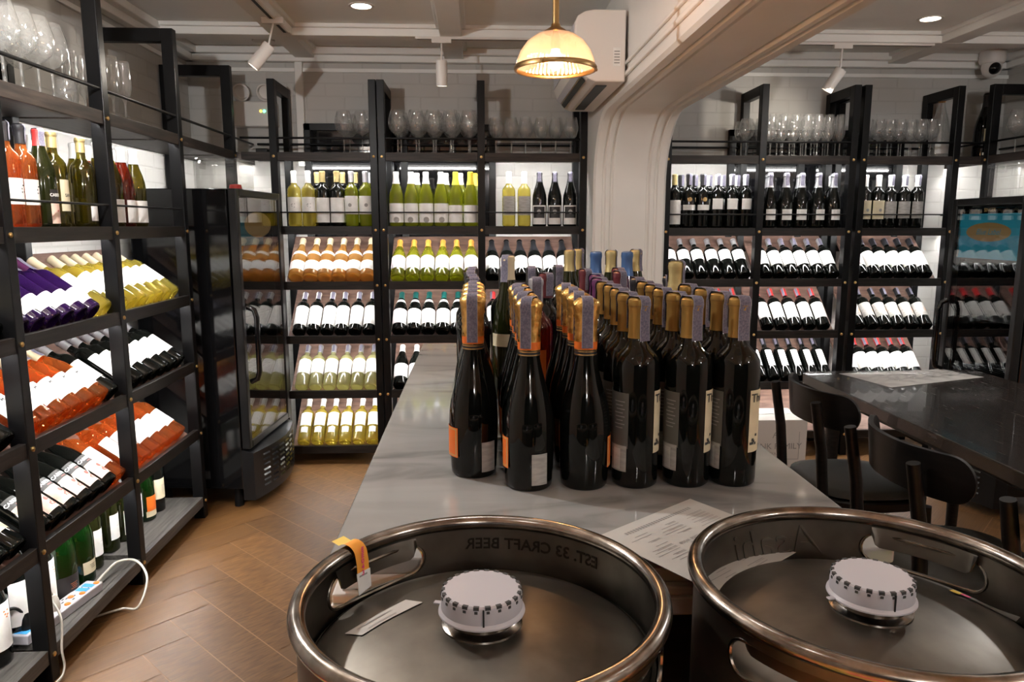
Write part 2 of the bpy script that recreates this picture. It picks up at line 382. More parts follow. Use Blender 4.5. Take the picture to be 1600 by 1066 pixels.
# arch : pillar curving into the overhead beam
def arch():
    xa, xb = .615, 1.0; Yc, Zs, r = 3.90, 1.905, .34
    prof = [((Yc, 0), (-1, 0), (YB, 0))]
    prof.append(((Yc, Zs - r), (-1, 0), (YB, 1.5)))
    for k in range(1, 12):
        a = (PI / 2) * k / 12
        # circle centre at (Yc - r, Zs - r)
        prof.append(((Yc - r + r * math.cos(a), Zs - r + r * math.sin(a)), (-math.cos(a), -math.sin(a)), (YB, ZC)))
    prof.append(((Yc - r, Zs), (0, -1), (Yc - r, ZC))); prof.append(((YF, Zs), (0, -1), (YF, ZC)))
    w_ = xb - xa
    cs = [(0, None), (0, -.012), (.012, 0), (.045, 0), (.050, -.010), (.060, -.010), (.066, 0), (.085, 0), (.092, -.014), (.100, -.014), (.106, -.006)]
    cs += [(w_ - x, d) for x, d in reversed(cs)]
    mb = MB(); vs = []; n = len(cs)
    for (y, z), (ny, nz), (iy, iz) in prof:
        for x, d in cs:
            if d is None: vs.append((xa + x, iy, iz))
            else: vs.append((xa + x, y + ny * d, z + nz * d))
    fs = [(i * n + j, (i + 1) * n + j, (i + 1) * n + j + 1, i * n + j + 1) for i in range(len(prof) - 1) for j in range(n - 1)]
    mb.add(vs, fs)
    o = mb.build('wall_arch', 'plaster', smooth=True, auto=28); struct(o)
    # raised bands on the beam's left cheek
    b = MB(); b.box(xa - .012, xa, YF, Yc - r, 1.955, 1.972); b.box(xa - .012, xa, YF, Yc - r, 2.00, 2.012); struct(b.build('trim_6', 'plaster', bevel=.004))
arch()

# ================================================================== LIGHT FITTINGS
def downlight(x, y, label, power=DOWN):
    t = thing('ceiling_downlight', label, 'ceiling light', (x, y, ZC), group='recessed downlights')
    MB().lathe([(.046, -.001), (.046, -.004), (.058, -.004), (.060, 0)], 28).build('trim_ring', 'white_enamel', t, True)
    MB().lathe([(0, -.002), (.046, -.002)], 28).build('diffuser', 'lamp_face', t)
    l = bpy.data.lights.new('downlight_glow', 'AREA'); l.shape = 'DISK'; l.size = .08; l.energy = power; l.color = (.96, .98, 1); l.spread = R(150)
    lo = bpy.data.objects.new('downlight_glow', l); COL.objects.link(lo); lo.parent = t; lo.location = (0, 0, -.008)
downlight(-.52, 3.62, 'round recessed ceiling downlight left of the hanging pendant lamp')
downlight(2.23, 3.70, 'round recessed ceiling downlight right of the white arch beam')
for x, y in ((-.52, 1.9), (-.52, .3), (1.9, 2.3), (1.9, .6), (.05, 1.45), (.6, -1.2)):
    downlight(x, y, 'round recessed downlight overhead behind the view')

def pendant(X=.228, Y=2.17, Z=1.80, label='brass pendant lamp with ribbed clear glass dome and glowing bulb', pw=4.5, pc=(1, .5, .22)):
    t = thing('pendant_lamp', label, 'pendant lamp', (X, Y, Z), group='unseen pendant lamps added as fill light' if 'behind' in label else None)
    def rib(a, z): return 1 + .012 * math.cos(a * 56)
    prof = [(.112, .0), (.108, .02), (.098, .045), (.080, .070), (.055, .088), (.030, .097)]
    MB().lathe(prof + [(r - .003, z - .001) for r, z in reversed(prof)], 168, wob=rib).build('glass_shade', 'ribbed_glass', t, True)
    MB().lathe([(.108, .002), (.114, .006), (.118, 0), (.116, -.008), (.110, -.008), (.107, -.003)], 64, close=True).build('rim_band', 'brass_dark', t, True)
    for k in range(3):
        a = 2 * PI * k / 3 + .1; mb = MB(); mb.tube([(.108 * math.cos(a), .108 * math.sin(a), .0), (.122 * math.cos(a), .122 * math.sin(a), -.002)], .004); mb.build('thumb_screw', 'brass_dark', t, True)
    MB().lathe([(0, .118), (.012, .118), (.014, .110), (.030, .100), (.034, .095), (.030, .092), (0, .092)], 32).build('cap', 'brass_dark', t, True)
    MB().tube([(0, 0, .115), (0, 0, ZC - Z)], .0095, 14).build('stem', 'brass_dark', t, True)
    MB().tube([(0, 0, .05), (0, 0, .093)], .013, 14).build('lamp_socket', 'brass_dark', t, True)
    MB().lathe([(0, -.006), (.010, -.004), (.019, .006), (.022, .018), (.019, .032), (.012, .045), (.012, .052), (0, .052)], 24).build('bulb', 'bulb', t, True)
    MB().lathe([(0, ZC - Z), (.05, ZC - Z), (.05, ZC - Z - .012), (.012, ZC - Z - .03), (0, ZC - Z - .03)], 28).build('ceiling_rose', 'brass_dark', t, True)
    l = bpy.data.lights.new('bulb_glow', 'POINT'); l.energy = pw; l.color = pc; l.shadow_soft_size = .022
    lo = bpy.data.objects.new('bulb_glow', l); COL.objects.link(lo); lo.parent = t; lo.location = (0, 0, -.035)
M['ribbed_glass'] = thin_glass('ribbed_glass', (.97, .90, .82), .14, .7, .12, glow_haze=.22)
pendant()
for x_, y_ in ((-1.0, 1.70), (2.25, 2.25), (.3, -1.7), (2.0, -.5)): pendant(x_, y_, 2.03, 'unseen brass pendant lamp added behind or beside the view as fill light', {1.70: 40, 2.25: 18}.get(y_, 24), (1, .98, .96))  # unseen pendants added to brighten the ceiling and the room

def spotlight(mx, my, mz, hx, hy, hz, d, label, along='x'):
    """track head: adapter box on the rail, arm, tilted can"""
    t = thing('track_spotlight', label, 'spotlight', (mx, my, mz), group='white track spotlights')
    if along == 'x': MB().box(-.05, .05, -.016, .016, -.028, 0).build('track_adapter', 'white_enamel', t, bevel=.003)
    else: MB().box(-.016, .016, -.05, .05, -.028, 0).build('track_adapter', 'white_enamel', t, bevel=.003)
    hp = Vector((hx - mx, hy - my, hz - mz)); d = Vector(d).normalized()
    top = hp - d * .05
    MB().tube([(0, 0, -.026), (top.x * .4, top.y * .4, top.z * .5), tuple(top)], .0045, 8).build('arm', 'white_enamel', t, True)
    q = d.to_track_quat('Z', 'Y').to_matrix().to_4x4(); mb = MB(); mb.T = Matrix.Translation(hp) @ q
    lz = MB(); lz.T = mb.T; lz.lathe([(0, .0455), (.022, .0455)], 20); lz.build('lens', 'lamp_face', t)
    mb.lathe([(0, -.062), (.026, -.062), (.029, -.058), (.029, .062), (.024, .062), (.024, .045), (0, .045)], 26); mb.build('lamp_head', 'white_enamel', t, True)
spotlight(-.168, 3.95, 2.302, -.168, 3.93, 2.125, (0, .12, -1), 'white cylinder track spotlight pointing straight down above the glasses')
spotlight(-.925, 3.62, 2.303, -.975, 3.58, 2.125, (-.62, -.1, -.78), 'white track spotlight tilted left near the left shelving')
spotlight(1.93, 3.97, 2.302, 1.885, 3.95, 2.115, (-.48, .3, -.85), 'white track spotlight right of the arch beam, tilted to the glasses')
spotlight(-.925, 2.35, 2.303, -.955, 2.30, 2.125, (-.72, .02, -.68), 'white track spotlight outside the view lighting the near wine glasses')
def track(x0, x1, y0, y1, label):
    mb = MB(); mb.box(x0, x1, y0, y1, ZC - .067, ZC - .0555); o = mb.build('lighting_track', 'white_enamel', bevel=.002)
    tag(o, label, 'lighting track')
    i = .010; s = MB()
    s.box(x0 + i, x1 - i, y0 + i, y1 - i, ZC - .0675, ZC - .066); s.build('track_slot', 'dark_slot', o)
track(-.945, -.91, 2.1, 3.86, 'long ceiling track on the left beam holding one spotlight')
track(1.55, 2.42, 3.955, 3.985, 'ceiling track with dark slot right of the arch beam')
track(-.30, .30, 3.935, 3.965, 'short white ceiling track above the middle of the back shelving')
# real light of the accent heads near the walls
for p, a, e in (((1.885, 3.90, 2.03), (1.6, 4.45, 1.85), 6), ((-.975, 3.55, 2.05), (-1.45, 3.0, 1.8), 5), ((-.98, 2.28, 2.06), (-1.5, 2.3, 1.85), 14)):
    l = bpy.data.lights.new('spot_glow', 'SPOT'); l.energy = e; l.color = (1, .9, .76); l.spot_size = R(100); l.spot_blend = .7; l.shadow_soft_size = .02
    lo = bpy.data.objects.new('spot_glow', l); COL.objects.link(lo); lo.location = p
    lo.rotation_euler = (Vector(a) - Vector(p)).to_track_quat('-Z', 'Y').to_euler()

def air_conditioner():
    t = thing('air_conditioner', 'white wall-mounted air conditioner on the side of the arch beam', 'air conditioner', (.603, 3.06, 1.93))
    # profile in (x: outwards to -X, z), extruded along +Y
    pr = [(0, .0), (0, .275), (-.13, .275), (-.165, .268), (-.195, .25), (-.205, .22), (-.205, .10), (-.19, .06), (-.15, .012), (-.12, 0)]
    L_ = .80; vs = []; n = len(pr)
    for y in (0, L_):
        for x, z in pr: vs.append((x, y, z))
    fs = [tuple(range(n)), tuple(range(n, 2 * n))[::-1]] + [(i, i + n, (i + 1) % n + n, (i + 1) % n) for i in range(n)]
    MB().add(vs, fs).build('housing', 'white_enamel', t, bevel=.006)
    # outlet flap along the slanted underside
    a = Vector((-.192, 0, .052)); c = Vector((-.150, 0, .006)); nrm = Vector((-.74, 0, -.66)) * .004
    def strip(u0, u1, y0, y1, th):
        p0 = a.lerp(c, u0); p1 = a.lerp(c, u1); q = nrm * th
        v = [p0, p1, p1 + q, p0 + q]; vv = [(p.x, y0, p.z) for p in v] + [(p.x, y1, p.z) for p in v]
        return MB().add(vv, [(0, 1, 2, 3), (7, 6, 5, 4), (0, 4, 5, 1), (1, 5, 6, 2), (2, 6, 7, 3), (3, 7, 4, 0)])
    strip(.0, .45, .05, .75, 1.2).build('louver', 'white_plastic', t)
    strip(.55, .9, .05, .75, .6).build('air_outlet', 'dark_slot', t)
    MB().box(-.105, -.06, .08, .72, -.003, .001).build('filter_slot', 'dark_slot', t)
    s = MB(); s.box(-.208, -.2045, .02, .78, .10, .225); s.build('front_panel', 'white_plastic', t, bevel=.001)
    s = MB(); s.box(-.05, -.02, -.002, .0005, .06, .13); s.build('data_plate', 'label_white', t)
    s = MB()
    for k in range(5): s.box(-.046, -.024, -.0028, -.0018, .07 + k * .011, .074 + k * .011)
    s.build('fine_print', 'ink_grey', t)
air_conditioner()

def electrical():
    t = thing('emergency_light_box', 'white wall box with green and amber lights above left shelves', 'electrical box', (-1.27, YB - .001, 2.0))
    MB().box(-.14, .13, -.07, 0, -.08, .06).build('housing', 'white_enamel', t, bevel=.008)
    MB().lathe([(0, 0), (.008, 0), (.006, .004), (0, .005)], 12).build('green_light', 'led_green', t).matrix_local = Matrix.Translation((.065, -.07, .005)) @ Matrix.Rotation(PI / 2, 4, 'X')
    MB().lathe([(0, 0), (.007, 0), (.005, .004), (0, .005)], 12).build('amber_light', 'led_amber', t).matrix_local = Matrix.Translation((.045, -.07, .005)) @ Matrix.Rotation(PI / 2, 4, 'X')
    for x in (-.06, .075):
        o = MB().lathe([(0, -.02), (.03, -.02), (.045, 0), (.048, .03), (.040, .03), (.036, .008), (0, .0)], 24).build('lamp_head', 'white_enamel', t, True)
        o.matrix_local = Matrix.Translation((x, -.05, .115)) @ Matrix.Rotation(PI / 2 + .3, 4, 'X')
electrical()
def sprinkler():
    t = thing('smoke_detector', 'small white ceiling fixture on a short stem above left corner', 'ceiling fixture', (-1.15, 4.28, ZC))
    MB().lathe([(0, 0), (.06, 0), (.06, -.01), (.02, -.016), (0, -.016)], 24).build('base', 'white_enamel', t, True)
    MB().tube([(0, 0, -.015), (0, 0, -.06)], .012).build('stem', 'white_enamel', t, True)
sprinkler()
def cctv():
    t = thing('security_camera', 'white dome security camera with black lens high in the right corner', 'security camera', (3.02, 4.36, ZC - .04))
    MB().lathe([(0, .04), (.07, .04), (.07, -.01), (.062, -.028), (0, -.028)], 28).build('base', 'white_enamel', t, True)
    MB().lathe([(.05, -.02), (.055, -.05), (.045, -.085), (.02, -.105), (0, -.108)], 28).build('dome', 'white_enamel', t, True)
    o = MB().lathe([(0, 0), (.034, 0), (.03, .012), (.012, .024), (0, .026)], 24).build('lens', 'black_gloss', t, True)
    o.matrix_local = Matrix.Translation((-.012, -.044, -.062)) @ Matrix.Rotation(PI / 2 + .35, 4, 'X')
cctv()

# ================================================================== SHELVING
DEP = .36
def shelf_unit(name, label, origin, rz, posts, bays, zs, top=2.13, cat='shelving', bottom_flat=False, depth=DEP, tilt=43):
    """posts: u positions; bays: (u0,u1,{level:type}); zs: levels bottom..top; type 'flat','tilt', None"""
    t = thing(name, label, cat, origin, rz)
    T = .04
    for u in posts:
        f = MB(); f.box(u - T / 2, u + T / 2, 0, .05, 0, top); f.box(u - T / 2, u + T / 2, depth - .05, depth, 0, top)
        f.box(u - T / 2, u + T / 2, .05, depth - .05, top - .055, top); f.box(u - T / 2, u + T / 2, .05, depth - .05, .04, .08)
        f.build('upright_frame', 'black_metal', t, bevel=.0025)
    for (u0, u1, lv) in bays:
        for k, z in enumerate(zs):
            ty = lv.get(k)
            if ty is None: continue
            top_lv = k == len(zs) - 1
            b = MB(); b.box(u0, u1, .004, .026, z - .045, z)
            if ty == 'tilt': b.box(u0, u1, .026, .046, z - .034, z - .0295)  # hidden lip added to keep the strip's light off the bottle bases
            wood = 'shelf_wood' if top_lv else ('grey_wood' if (k == 0 and bottom_flat) else 'black_wood')
            if ty == 'flat': b.box(u0, u1, .026, depth - .01, z - .022, z)
            b.build('shelf' if ty == 'flat' else 'shelf_rail', wood, t, bevel=.0015)
            if ty == 'tilt':
                s, c = math.sin(R(tilt)), math.cos(R(tilt)); L_ = .40
                p = MB(); y0, z0 = .040, z - .030; y1, z1 = y0 + L_ * c, z0 + L_ * s; q = .012
                y1 = min(y1, depth - .01)
                p.add([(u0, y0, z0), (u1, y0, z0), (u1, y1, z1), (u0, y1, z1), (u0, y0 + q * s, z0 - q * c), (u1, y0 + q * s, z0 - q * c), (u1, y1 + q * s, z1 - q * c), (u0, y1 + q * s, z1 - q * c)],
                      [(0, 1, 2, 3), (7, 6, 5, 4), (0, 4, 5, 1), (1, 5, 6, 2), (2, 6, 7, 3), (3, 7, 4, 0)])
                p.build('slanted_board', 'panel_wood', t)
            if k > 0:   # strip under this level lights the one below
                MB().box(u0 + .01, u1 - .01, .0265, .0335, z - .044 if ty == 'tilt' else z - .037, z - .036 if ty == 'tilt' else z - .029).build('led_strip', 'led', t)
            if k >= len(zs) - 2 and ty == 'flat':
                z_ = z + .075
                MB().tube([(u0 - .004, .012, z_), (u1 + .004, .012, z_)], .004 if not top_lv else .006, 10).build('guard_rail', 'black_metal', t, True)
                if top_lv: MB().tube([(u0 - .004, depth - .015, z_), (u1 + .004, depth - .015, z_)], .006, 10).build('guard_rail', 'black_metal', t, True)
    for u in posts:
        for k, z in enumerate(zs):
            if any(lv.get(k) and (abs(u0 - u) < .05 or abs(u1 - u) < .05) for u0, u1, lv in bays):
                o = MB().lathe([(0, .006), (.004, .0055), (.0075, .003), (.0075, 0)], 14).build('bolt', 'brass', t, True)
                o.matrix_local = Matrix.Translation((u, 0, z - .022)) @ Matrix.Rotation(PI / 2, 4, 'X')
    return t
ZL = [.105, .43, .745, 1.05, 1.355, 1.75]
ZR = [.15, .45, .754, 1.055, 1.345, 1.745]
ALL = {0: 'tilt', 1: 'tilt', 2: 'tilt', 3: 'tilt', 4: 'flat', 5: 'flat'}
LFT = dict(ALL); LFT[0] = 'flat'
# left wall unit: local x -> world +Y
XF = -1.28
yl = [1.50, 2.11, 2.72, 3.37, 4.10]
left_unit = shelf_unit('shelving_unit', 'long black shelving of wine along the left wall', (XF, 0, 0), PI / 2, yl,
    [(yl[0] + .02, yl[1] - .02, LFT), (yl[1] + .02, yl[2] - .02, LFT), (yl[2] + .02, yl[3] - .02, LFT), (yl[3] + .02, yl[4] - .02, {5: 'flat'}), (yl[4] + .02, 4.47, {4: 'flat', 5: 'flat'})], ZL, bottom_flat=True, top=2.185, tilt=36)
YBK = 4.13
ub = [-1.087, -.552, -.508, .032, .594]
backA = shelf_unit('shelving_unit', 'black back-wall shelving bay directly beside the left black fridge', (0, YBK, 0), 0, [ub[0], ub[1]],
    [(-1.26, ub[0] - .02, {4: 'flat', 5: 'flat'}), (ub[0] + .02, ub[1] - .02, ALL)], ZL, depth=.35)
backB = shelf_unit('shelving_unit', 'two-bay black back-wall shelving just left of the white pillar', (0, YBK, 0), 0, ub[2:],
    [(ub[2] + .02, ub[3] - .02, ALL), (ub[3] + .02, ub[4] - .02, ALL)], ZL, depth=.35)
YRK = 4.15
ur = [1.07, 1.605, 2.125, 2.185, 2.72]
backC = shelf_unit('shelving_unit', 'two-bay black back-wall shelving just right of the white pillar', (0, YRK, 0), 0, ur[:3],
    [(ur[0] + .02, ur[1] - .02, ALL), (ur[1] + .02, ur[2] - .02, ALL)], ZR, depth=.34)
backD = shelf_unit('shelving_unit', 'black back-wall shelving bay behind the right-hand fridge', (0, YRK, 0), 0, ur[3:],
    [(ur[3] + .02, ur[4] - .02, ALL), (ur[4] + .02, 2.88, {4: 'flat', 5: 'flat'})], ZR, depth=.34)
XRF = 2.86
yr = [-4.11, -3.42, -2.80]
right_unit = shelf_unit('shelving_unit', 'black shelving along the right wall above the fridge', (XRF, 0, 0), -PI / 2, yr,
    [(-4.48, yr[0] - .02, {4: 'flat', 5: 'flat'}), (yr[0] + .02, yr[1] - .02, {4: 'flat', 5: 'flat'}), (yr[1] + .02, yr[2] - .02, {4: 'flat', 5: 'flat'})], ZR)

# ================================================================== BOTTLES
PROF = {
 'bordeaux': [(0, .012), (.022, .006), (.032, .0), (.0365, .004), (.037, .012), (.037, .188), (.0355, .202), (.030, .213), (.021, .222), (.0155, .232), (.0142, .245), (.0142, .284), (.0158, .286), (.0158, .297), (.013, .300), (0, .300)],
 'burgundy': [(0, .012), (.024, .006), (.035, .0), (.0395, .004), (.040, .012), (.040, .150), (.038, .172), (.031, .200), (.0215, .228), (.0165, .250), (.0145, .268), (.0145, .284), (.016, .286), (.016, .294), (.013, .297), (0, .297)],
 'champagne': [(0, .015), (.026, .006), (.038, .0), (.043, .004), (.044, .014), (.044, .125), (.042, .150), (.036, .180), (.0265, .212), (.0185, .240), (.0155, .260), (.0150, .285), (.0175, .288), (.0175, .296), (.015, .306), (0, .308)],
 'hock': [(0, .012), (.024, .006), (.032, .0), (.037, .004), (.0375, .012), (.0375, .160), (.036, .185), (.030, .220), (.022, .255), (.0165, .285), (.0145, .30), (.0145, .328), (.016, .330), (.016, .338), (.013, .341), (0, .341)],
 'prosecco': [(0, .015), (.026, .006), (.034, .0), (.0375, .004), (.0385, .014), (.0405, .065), (.0410, .088), (.0402, .108), (.0378, .126), (.0335, .144), (.0285, .161), (.0237, .178), (.0197, .194), (.0172, .207), (.0160, .216), (.0155, .285), (.0175, .288), (.0175, .294), (.013, .299), (0, .300)],
 'magnum': [(0, .015), (.032, .006), (.048, .0), (.054, .004), (.055, .014), (.055, .155), (.052, .185), (.043, .225), (.031, .262), (.021, .300), (.018, .33), (.018, .355), (.020, .358), (.020, .368), (.016, .375), (0, .377)],
}
TOPZ = {k: v[-1][1] for k, v in PROF.items()}
def radius_at(shape, z):
    p = PROF[shape]; p = p[2:]
    for (r0, z0), (r1, z1) in zip(p, p[1:]):
        if z0 <= z <= z1 and z1 > z0: return r0 + (r1 - r0) * (z - z0) / (z1 - z0)
    return p[-1][0]
A0 = -90
KEYS = {}
def bottle_spec(key, shape, glass, cap, capz, labels, stamp=None, prints=None, neck=None, foil=False, name='wine_bottle', cat='wine bottle'):
    KEYS[key] = dict(shape=shape, glass=glass, cap=cap, capz=capz, labels=labels, stamp=stamp, prints=prints or [], neck=neck, foil=foil, name=name, cat=cat, proto=None)
def build_bottle(key):
    k = KEYS[key]; sh = k['shape']; seg = 28
    root = MB().lathe(PROF[sh], seg).build(k['name'], k['glass'], smooth=True, auto=70)
    top = TOPZ[sh]
    # capsule over the neck
    cz = top - k['capz']; pr = []; n = 7
    for i in range(n + 1):
        z = cz + (top - .002 - cz) * i / n; pr.append((radius_at(sh, z) + .0009, z))
    pr = [(pr[0][0] - .0008, pr[0][1])] + pr + [(.012, top + .0009), (0, top + .001)]
    if k['foil']:
        def crk(a, z): return 1 + (.05 * math.sin(a * 7 + z * 210) * math.cos(a * 3 - z * 330) + .03 * math.sin(a * 13 + z * 500)) * (1 if z > cz + .014 else 0)
        pr = []; n = 16
        for i in range(n + 1):
            z = cz + (top - .004 - cz) * i / n; rr = radius_at(sh, z) + .0018
            if z > top - .03: rr += .0022
            elif z > top - .045: rr += .0005
            pr.append((rr, z))
        pr += [(.013, top + .001), (0, top + .002)]
        MB().lathe(pr, 36, wob=crk).build('foil_capsule', k['cap'], root, True, auto=40)
        zb = cz
        f2 = MB().lathe([(radius_at(sh, zb) + .002, zb + .001), (radius_at(sh, zb + .013) + .0024, zb + .013)], seg); f2.build('neck_band', 'label_orange', root, True)
        f3 = MB().lathe([(radius_at(sh, zb - .009) + .001, zb - .009), (radius_at(sh, zb) + .0014, zb + .001)], seg); b3 = f3.build('neck_band', 'label_black', root, True)
        g = MB()
        for zz in (zb - .008, zb - .003): g.lathe([(radius_at(sh, zz) + .0016, zz), (radius_at(sh, zz + .0015) + .0017, zz + .0015)], seg)
        g.build('gold_line', 'brass', b3, True)
    else:
        cp = MB().lathe(pr, seg).build('capsule', k['cap'], root, True, auto=40)
        if 'gold' in k['cap']:
            g = MB()
            for zz in (top - .012, top - .016): g.lathe([(radius_at(sh, zz) + .0014, zz), (radius_at(sh, zz) + .0014, zz + .0012)], seg)
            g.build('capsule_ring', 'brass_dark', cp, True)
    if k['neck']:
        z0, z1, mt = k['neck']; f = lambda z: radius_at(sh, z) + .001
        MB().lathe([(f(z0 + (z1 - z0) * i / 4), z0 + (z1 - z0) * i / 4) for i in range(5)], seg).build('neck_label', mt, root, True)
    labs = []
    for (z0, z1, a0, a1, mt) in k['labels']:
        r = max(radius_at(sh, z0), radius_at(sh, z1)) + .0008 + .0003 * len(labs)
        labs.append(MB().patch(r, z0, z1, a0, a1, 12).build('label', mt, root, True))
    for (li, txt, size, z, az, mt) in k['prints']:
        r = radius_at(sh, z) + .0016 + .0003 * li; p = MB()
        if txt == '#lines':
            for i in range(int(size)): p.patch(r, z - i * .006, z - i * .006 + .0016, az - 16 + (i % 3) * 3, az + 14 - (i % 2) * 5, 5)
        elif txt == '#bars':
            for i in range(14): p.patch(r, z, z + size, az - 10 + i * 1.5, az - 10 + i * 1.5 + (.5 if i % 3 else 1.0), 1)
        elif txt == '#blob':
            for i in range(6):
                q = random.uniform(-14, 14); zz = z + random.uniform(-size, size); p.patch(r, zz, zz + size * .35, az + q, az + q + 7, 2)
        elif txt == '#disc':
            vs = [(0, 0, 0)] + [(size * math.cos(2 * PI * i / 16), size * math.sin(2 * PI * i / 16), 0) for i in range(16)]
            out = [((r) * math.cos(R(az) + x / r), (r) * math.sin(R(az) + x / r), z + y) for x, y, _ in vs]
            p.add(out, [(0, i + 1, (i + 1) % 16 + 1) for i in range(16)])
        elif txt == '#frame':
            w_, h = size
            for (b0, b1, c0, c1) in ((-w_, w_, -h, -h + .002), (-w_, w_, h - .002, h), (-w_, -w_ + 3, -h, h), (w_ - 3, w_, -h, h)): p.patch(r, z + c0, z + c1, az + b0, az + b1, 8)
        else: text_cyl(p, txt, size, r, z, az, bold=.0003)
        p.build('label_print', mt, labs[li] if li < len(labs) else root)
    if k['stamp']:
        # tax stamp: a paper strip over the mouth hanging down both sides
        az, ln, wd = k['stamp']; mb = MB(); path = []; f = lambda z: radius_at(sh, max(min(z, top - .004), .2)) + (.0065 if k['foil'] else .0022)
        zz = top - ln
        while zz < top - .004: path.append((f(zz), zz)); zz += .008
        path.append((f(top) - .001, top - .002)); path.append((f(top) * .6, top + .0035)); path.append((-f(top) * .6, top + .0035)); path.append((-f(top) + .001, top - .002))
        zz = top - .008
        while zz > top - ln * .8: path.append((-f(zz), zz)); zz -= .008
        ca, sa = math.cos(R(az)), math.sin(R(az)); vs = []
        for x, z in path:
            for s_ in (-1, -.93, .93, 1):
                o_ = s_ * wd / 2; rr = abs(x) + .0003; dx = -(o_ * o_) / (2 * rr) * (1 if x > 0 else -1) if z < top else 0
                vs.append(((x + dx * .45) * ca - o_ * sa, (x + dx * .45) * sa + o_ * ca, z))
        for i in range(len(path) - 1):
            for j in range(3): mb.f.append((i * 4 + j, i * 4 + j + 1, i * 4 + j + 5, i * 4 + j + 4)); mb.m.append(0 if j == 1 else 1)
        mb.v = vs; mb.build('tax_stamp', ['stamp', 'stamp_edge'] if not k.get('white') else ['cap_white', 'cap_white'], root, True)
    k['proto'] = root; root.hide_render = False
    return root
def put_bottle(key, loc, rot, label, group):
    k = KEYS[key]
    if k['proto'] is None:
        o = build_bottle(key)
        KIDS[o.name] = [c for c in COL.objects if c.parent == o]
        for c in KIDS[o.name]: KIDS[c.name] = [d for d in COL.objects if d.parent == c]
    else: o = copy_tree(k['proto'])
    o.location = loc; o.rotation_euler = rot
    tag(o, label, k['cat'], group); return o
W0 = (-150, -30)
def L_(z0, z1, m, a=60, c=-90): return (z0, z1, c - a, c + a, m)
S = bottle_spec
S('rose_up', 'bordeaux', 'rose_wine', 'cap_black', .055, [L_(.065, .14, 'label_white')], stamp=(-70, .05, .02), prints=[(0, '#blob', .012, .11, -90, 'ink')])
S('gold_up', 'bordeaux', 'amber_wine', 'cap_white', .055, [L_(.055, .15, 'label_white')], stamp=(-80, .05, .02))
S('cab_up', 'burgundy', 'olive_glass', 'cap_red', .05, [L_(.01, .078, 'label_pink', 42), L_(.078, .115, 'label_black', 42)], stamp=(-120, .05, .02), prints=[(1, 'CABERNET', .013, .098, -90, 'label_white'), (0, '#blob', .014, .045, -90, 'label_red_print')])
S('olive_up', 'bordeaux', 'olive_wine', 'cap_pale_gold', .05, [L_(.05, .15, 'label_cream', 40)], prints=[(0, 'SAN', .014, .10, -90, 'ink')])
S('amber_up', 'bordeaux', 'olive_wine', 'cap_pale_gold', .05, [L_(.02, .07, 'label_white', 30)])
S('whitecap_olive', 'burgundy', 'olive_wine', 'cap_white', .055, [L_(.015, .10, 'label_white')])
S('whitecap_rose', 'burgundy', 'red_wine', 'cap_white', .055, [L_(.015, .10, 'label_white')])
S('purple', 'bordeaux', 'purple_glass', 'cap_purple', .055, [L_(.032, .10, 'label_white', 58)], stamp=(-90, .07, .02), prints=[(0, '#blob', .012, .06, -90, 'label_grey')])
S('yellow_l', 'bordeaux', 'yellow_wine', 'cap_cream', .06, [L_(.07, .17, 'label_white', 75)])
S('rose_l', 'burgundy', 'rose_wine', 'cap_cream', .06, [L_(.045, .135, 'label_white', 70)], stamp=(-90, .06, .02), prints=[(0, 'Mu', .016, .112, -100, 'ink')])
S('blackwhite_l', 'bordeaux', 'dark_glass', 'cap_silver', .05, [L_(.065, .165, 'label_white', 60)], stamp=(-60, .05, .02))
S('cab_l', 'burgundy', 'dark_glass', 'cap_black', .055, [L_(.025, .098, 'label_pink', 52), L_(.098, .135, 'label_black', 52)], prints=[(1, 'CABERNET', .0165, .117, -90, 'label_white'), (1, '#lines', 1, .104, -90, 'label_red_print'), (0, '#disc', .008, .07, -86, 'label_red_print'), (0, '#blob', .016, .055, -90, 'label_red_print'), (0, 'Cab', .02, .045, -75, 'label_red_print')])
S('rose_bdx', 'bordeaux', 'rose_wine', 'cap_orange', .055, [L_(.06, .15, 'label_white', 65)], prints=[(0, '#disc', .006, .10, -90, 'ink_grey')])
S('dark_cream', 'bordeaux', 'dark_glass', 'cap_black', .055, [L_(.06, .15, 'label_cream', 60)], prints=[(0, '#lines', 6, .12, -90, 'ink_grey')])
S('green_mag', 'magnum', 'green_glass', 'cap_red', .07, [L_(.04, .085, 'label_cream', 40)], prints=[(0, '#lines', 3, .07, -90, 'ink')], cat='champagne bottle', name='champagne_bottle')
S('green_mag2', 'magnum', 'green_glass', 'cap_black', .07, [L_(.02, .09, 'label_black', 60)], prints=[(0, '#lines', 4, .06, -90, 'orange_print')], cat='champagne bottle', name='champagne_bottle')
S('mag_white', 'magnum', 'dark_glass', 'cap_black', .07, [L_(.05, .19, 'label_white', 60)], prints=[(0, '#blob', .012, .15, -90, 'orange_print')])
S('dark_white_up', 'bordeaux', 'olive_glass', 'cap_black', .055, [L_(.05, .15, 'label_white', 55)], prints=[(0, '#lines', 4, .12, -90, 'ink_grey')])
S('dark_frame_up', 'burgundy', 'olive_glass', 'cap_black', .055, [L_(.03, .13, 'label_white', 50), L_(.045, .122, 'label_black', 38)])
S('orange_lab_up', 'champagne', 'green_glass', 'cap_white', .08, [L_(.02, .045, 'label_cream', 50), L_(.045, .11, 'label_orange', 45)])
S('yellow_up', 'bordeaux', 'yellow_wine', 'cap_white', .065, [L_(.075, .158, 'label_white', 80)], prints=[(0, '#blob', .010, .11, -90, 'ink_grey')])
S('darkwhite_up', 'bordeaux', 'dark_glass', 'cap_pale_gold', .06, [L_(.02, .155, 'label_white', 80)])
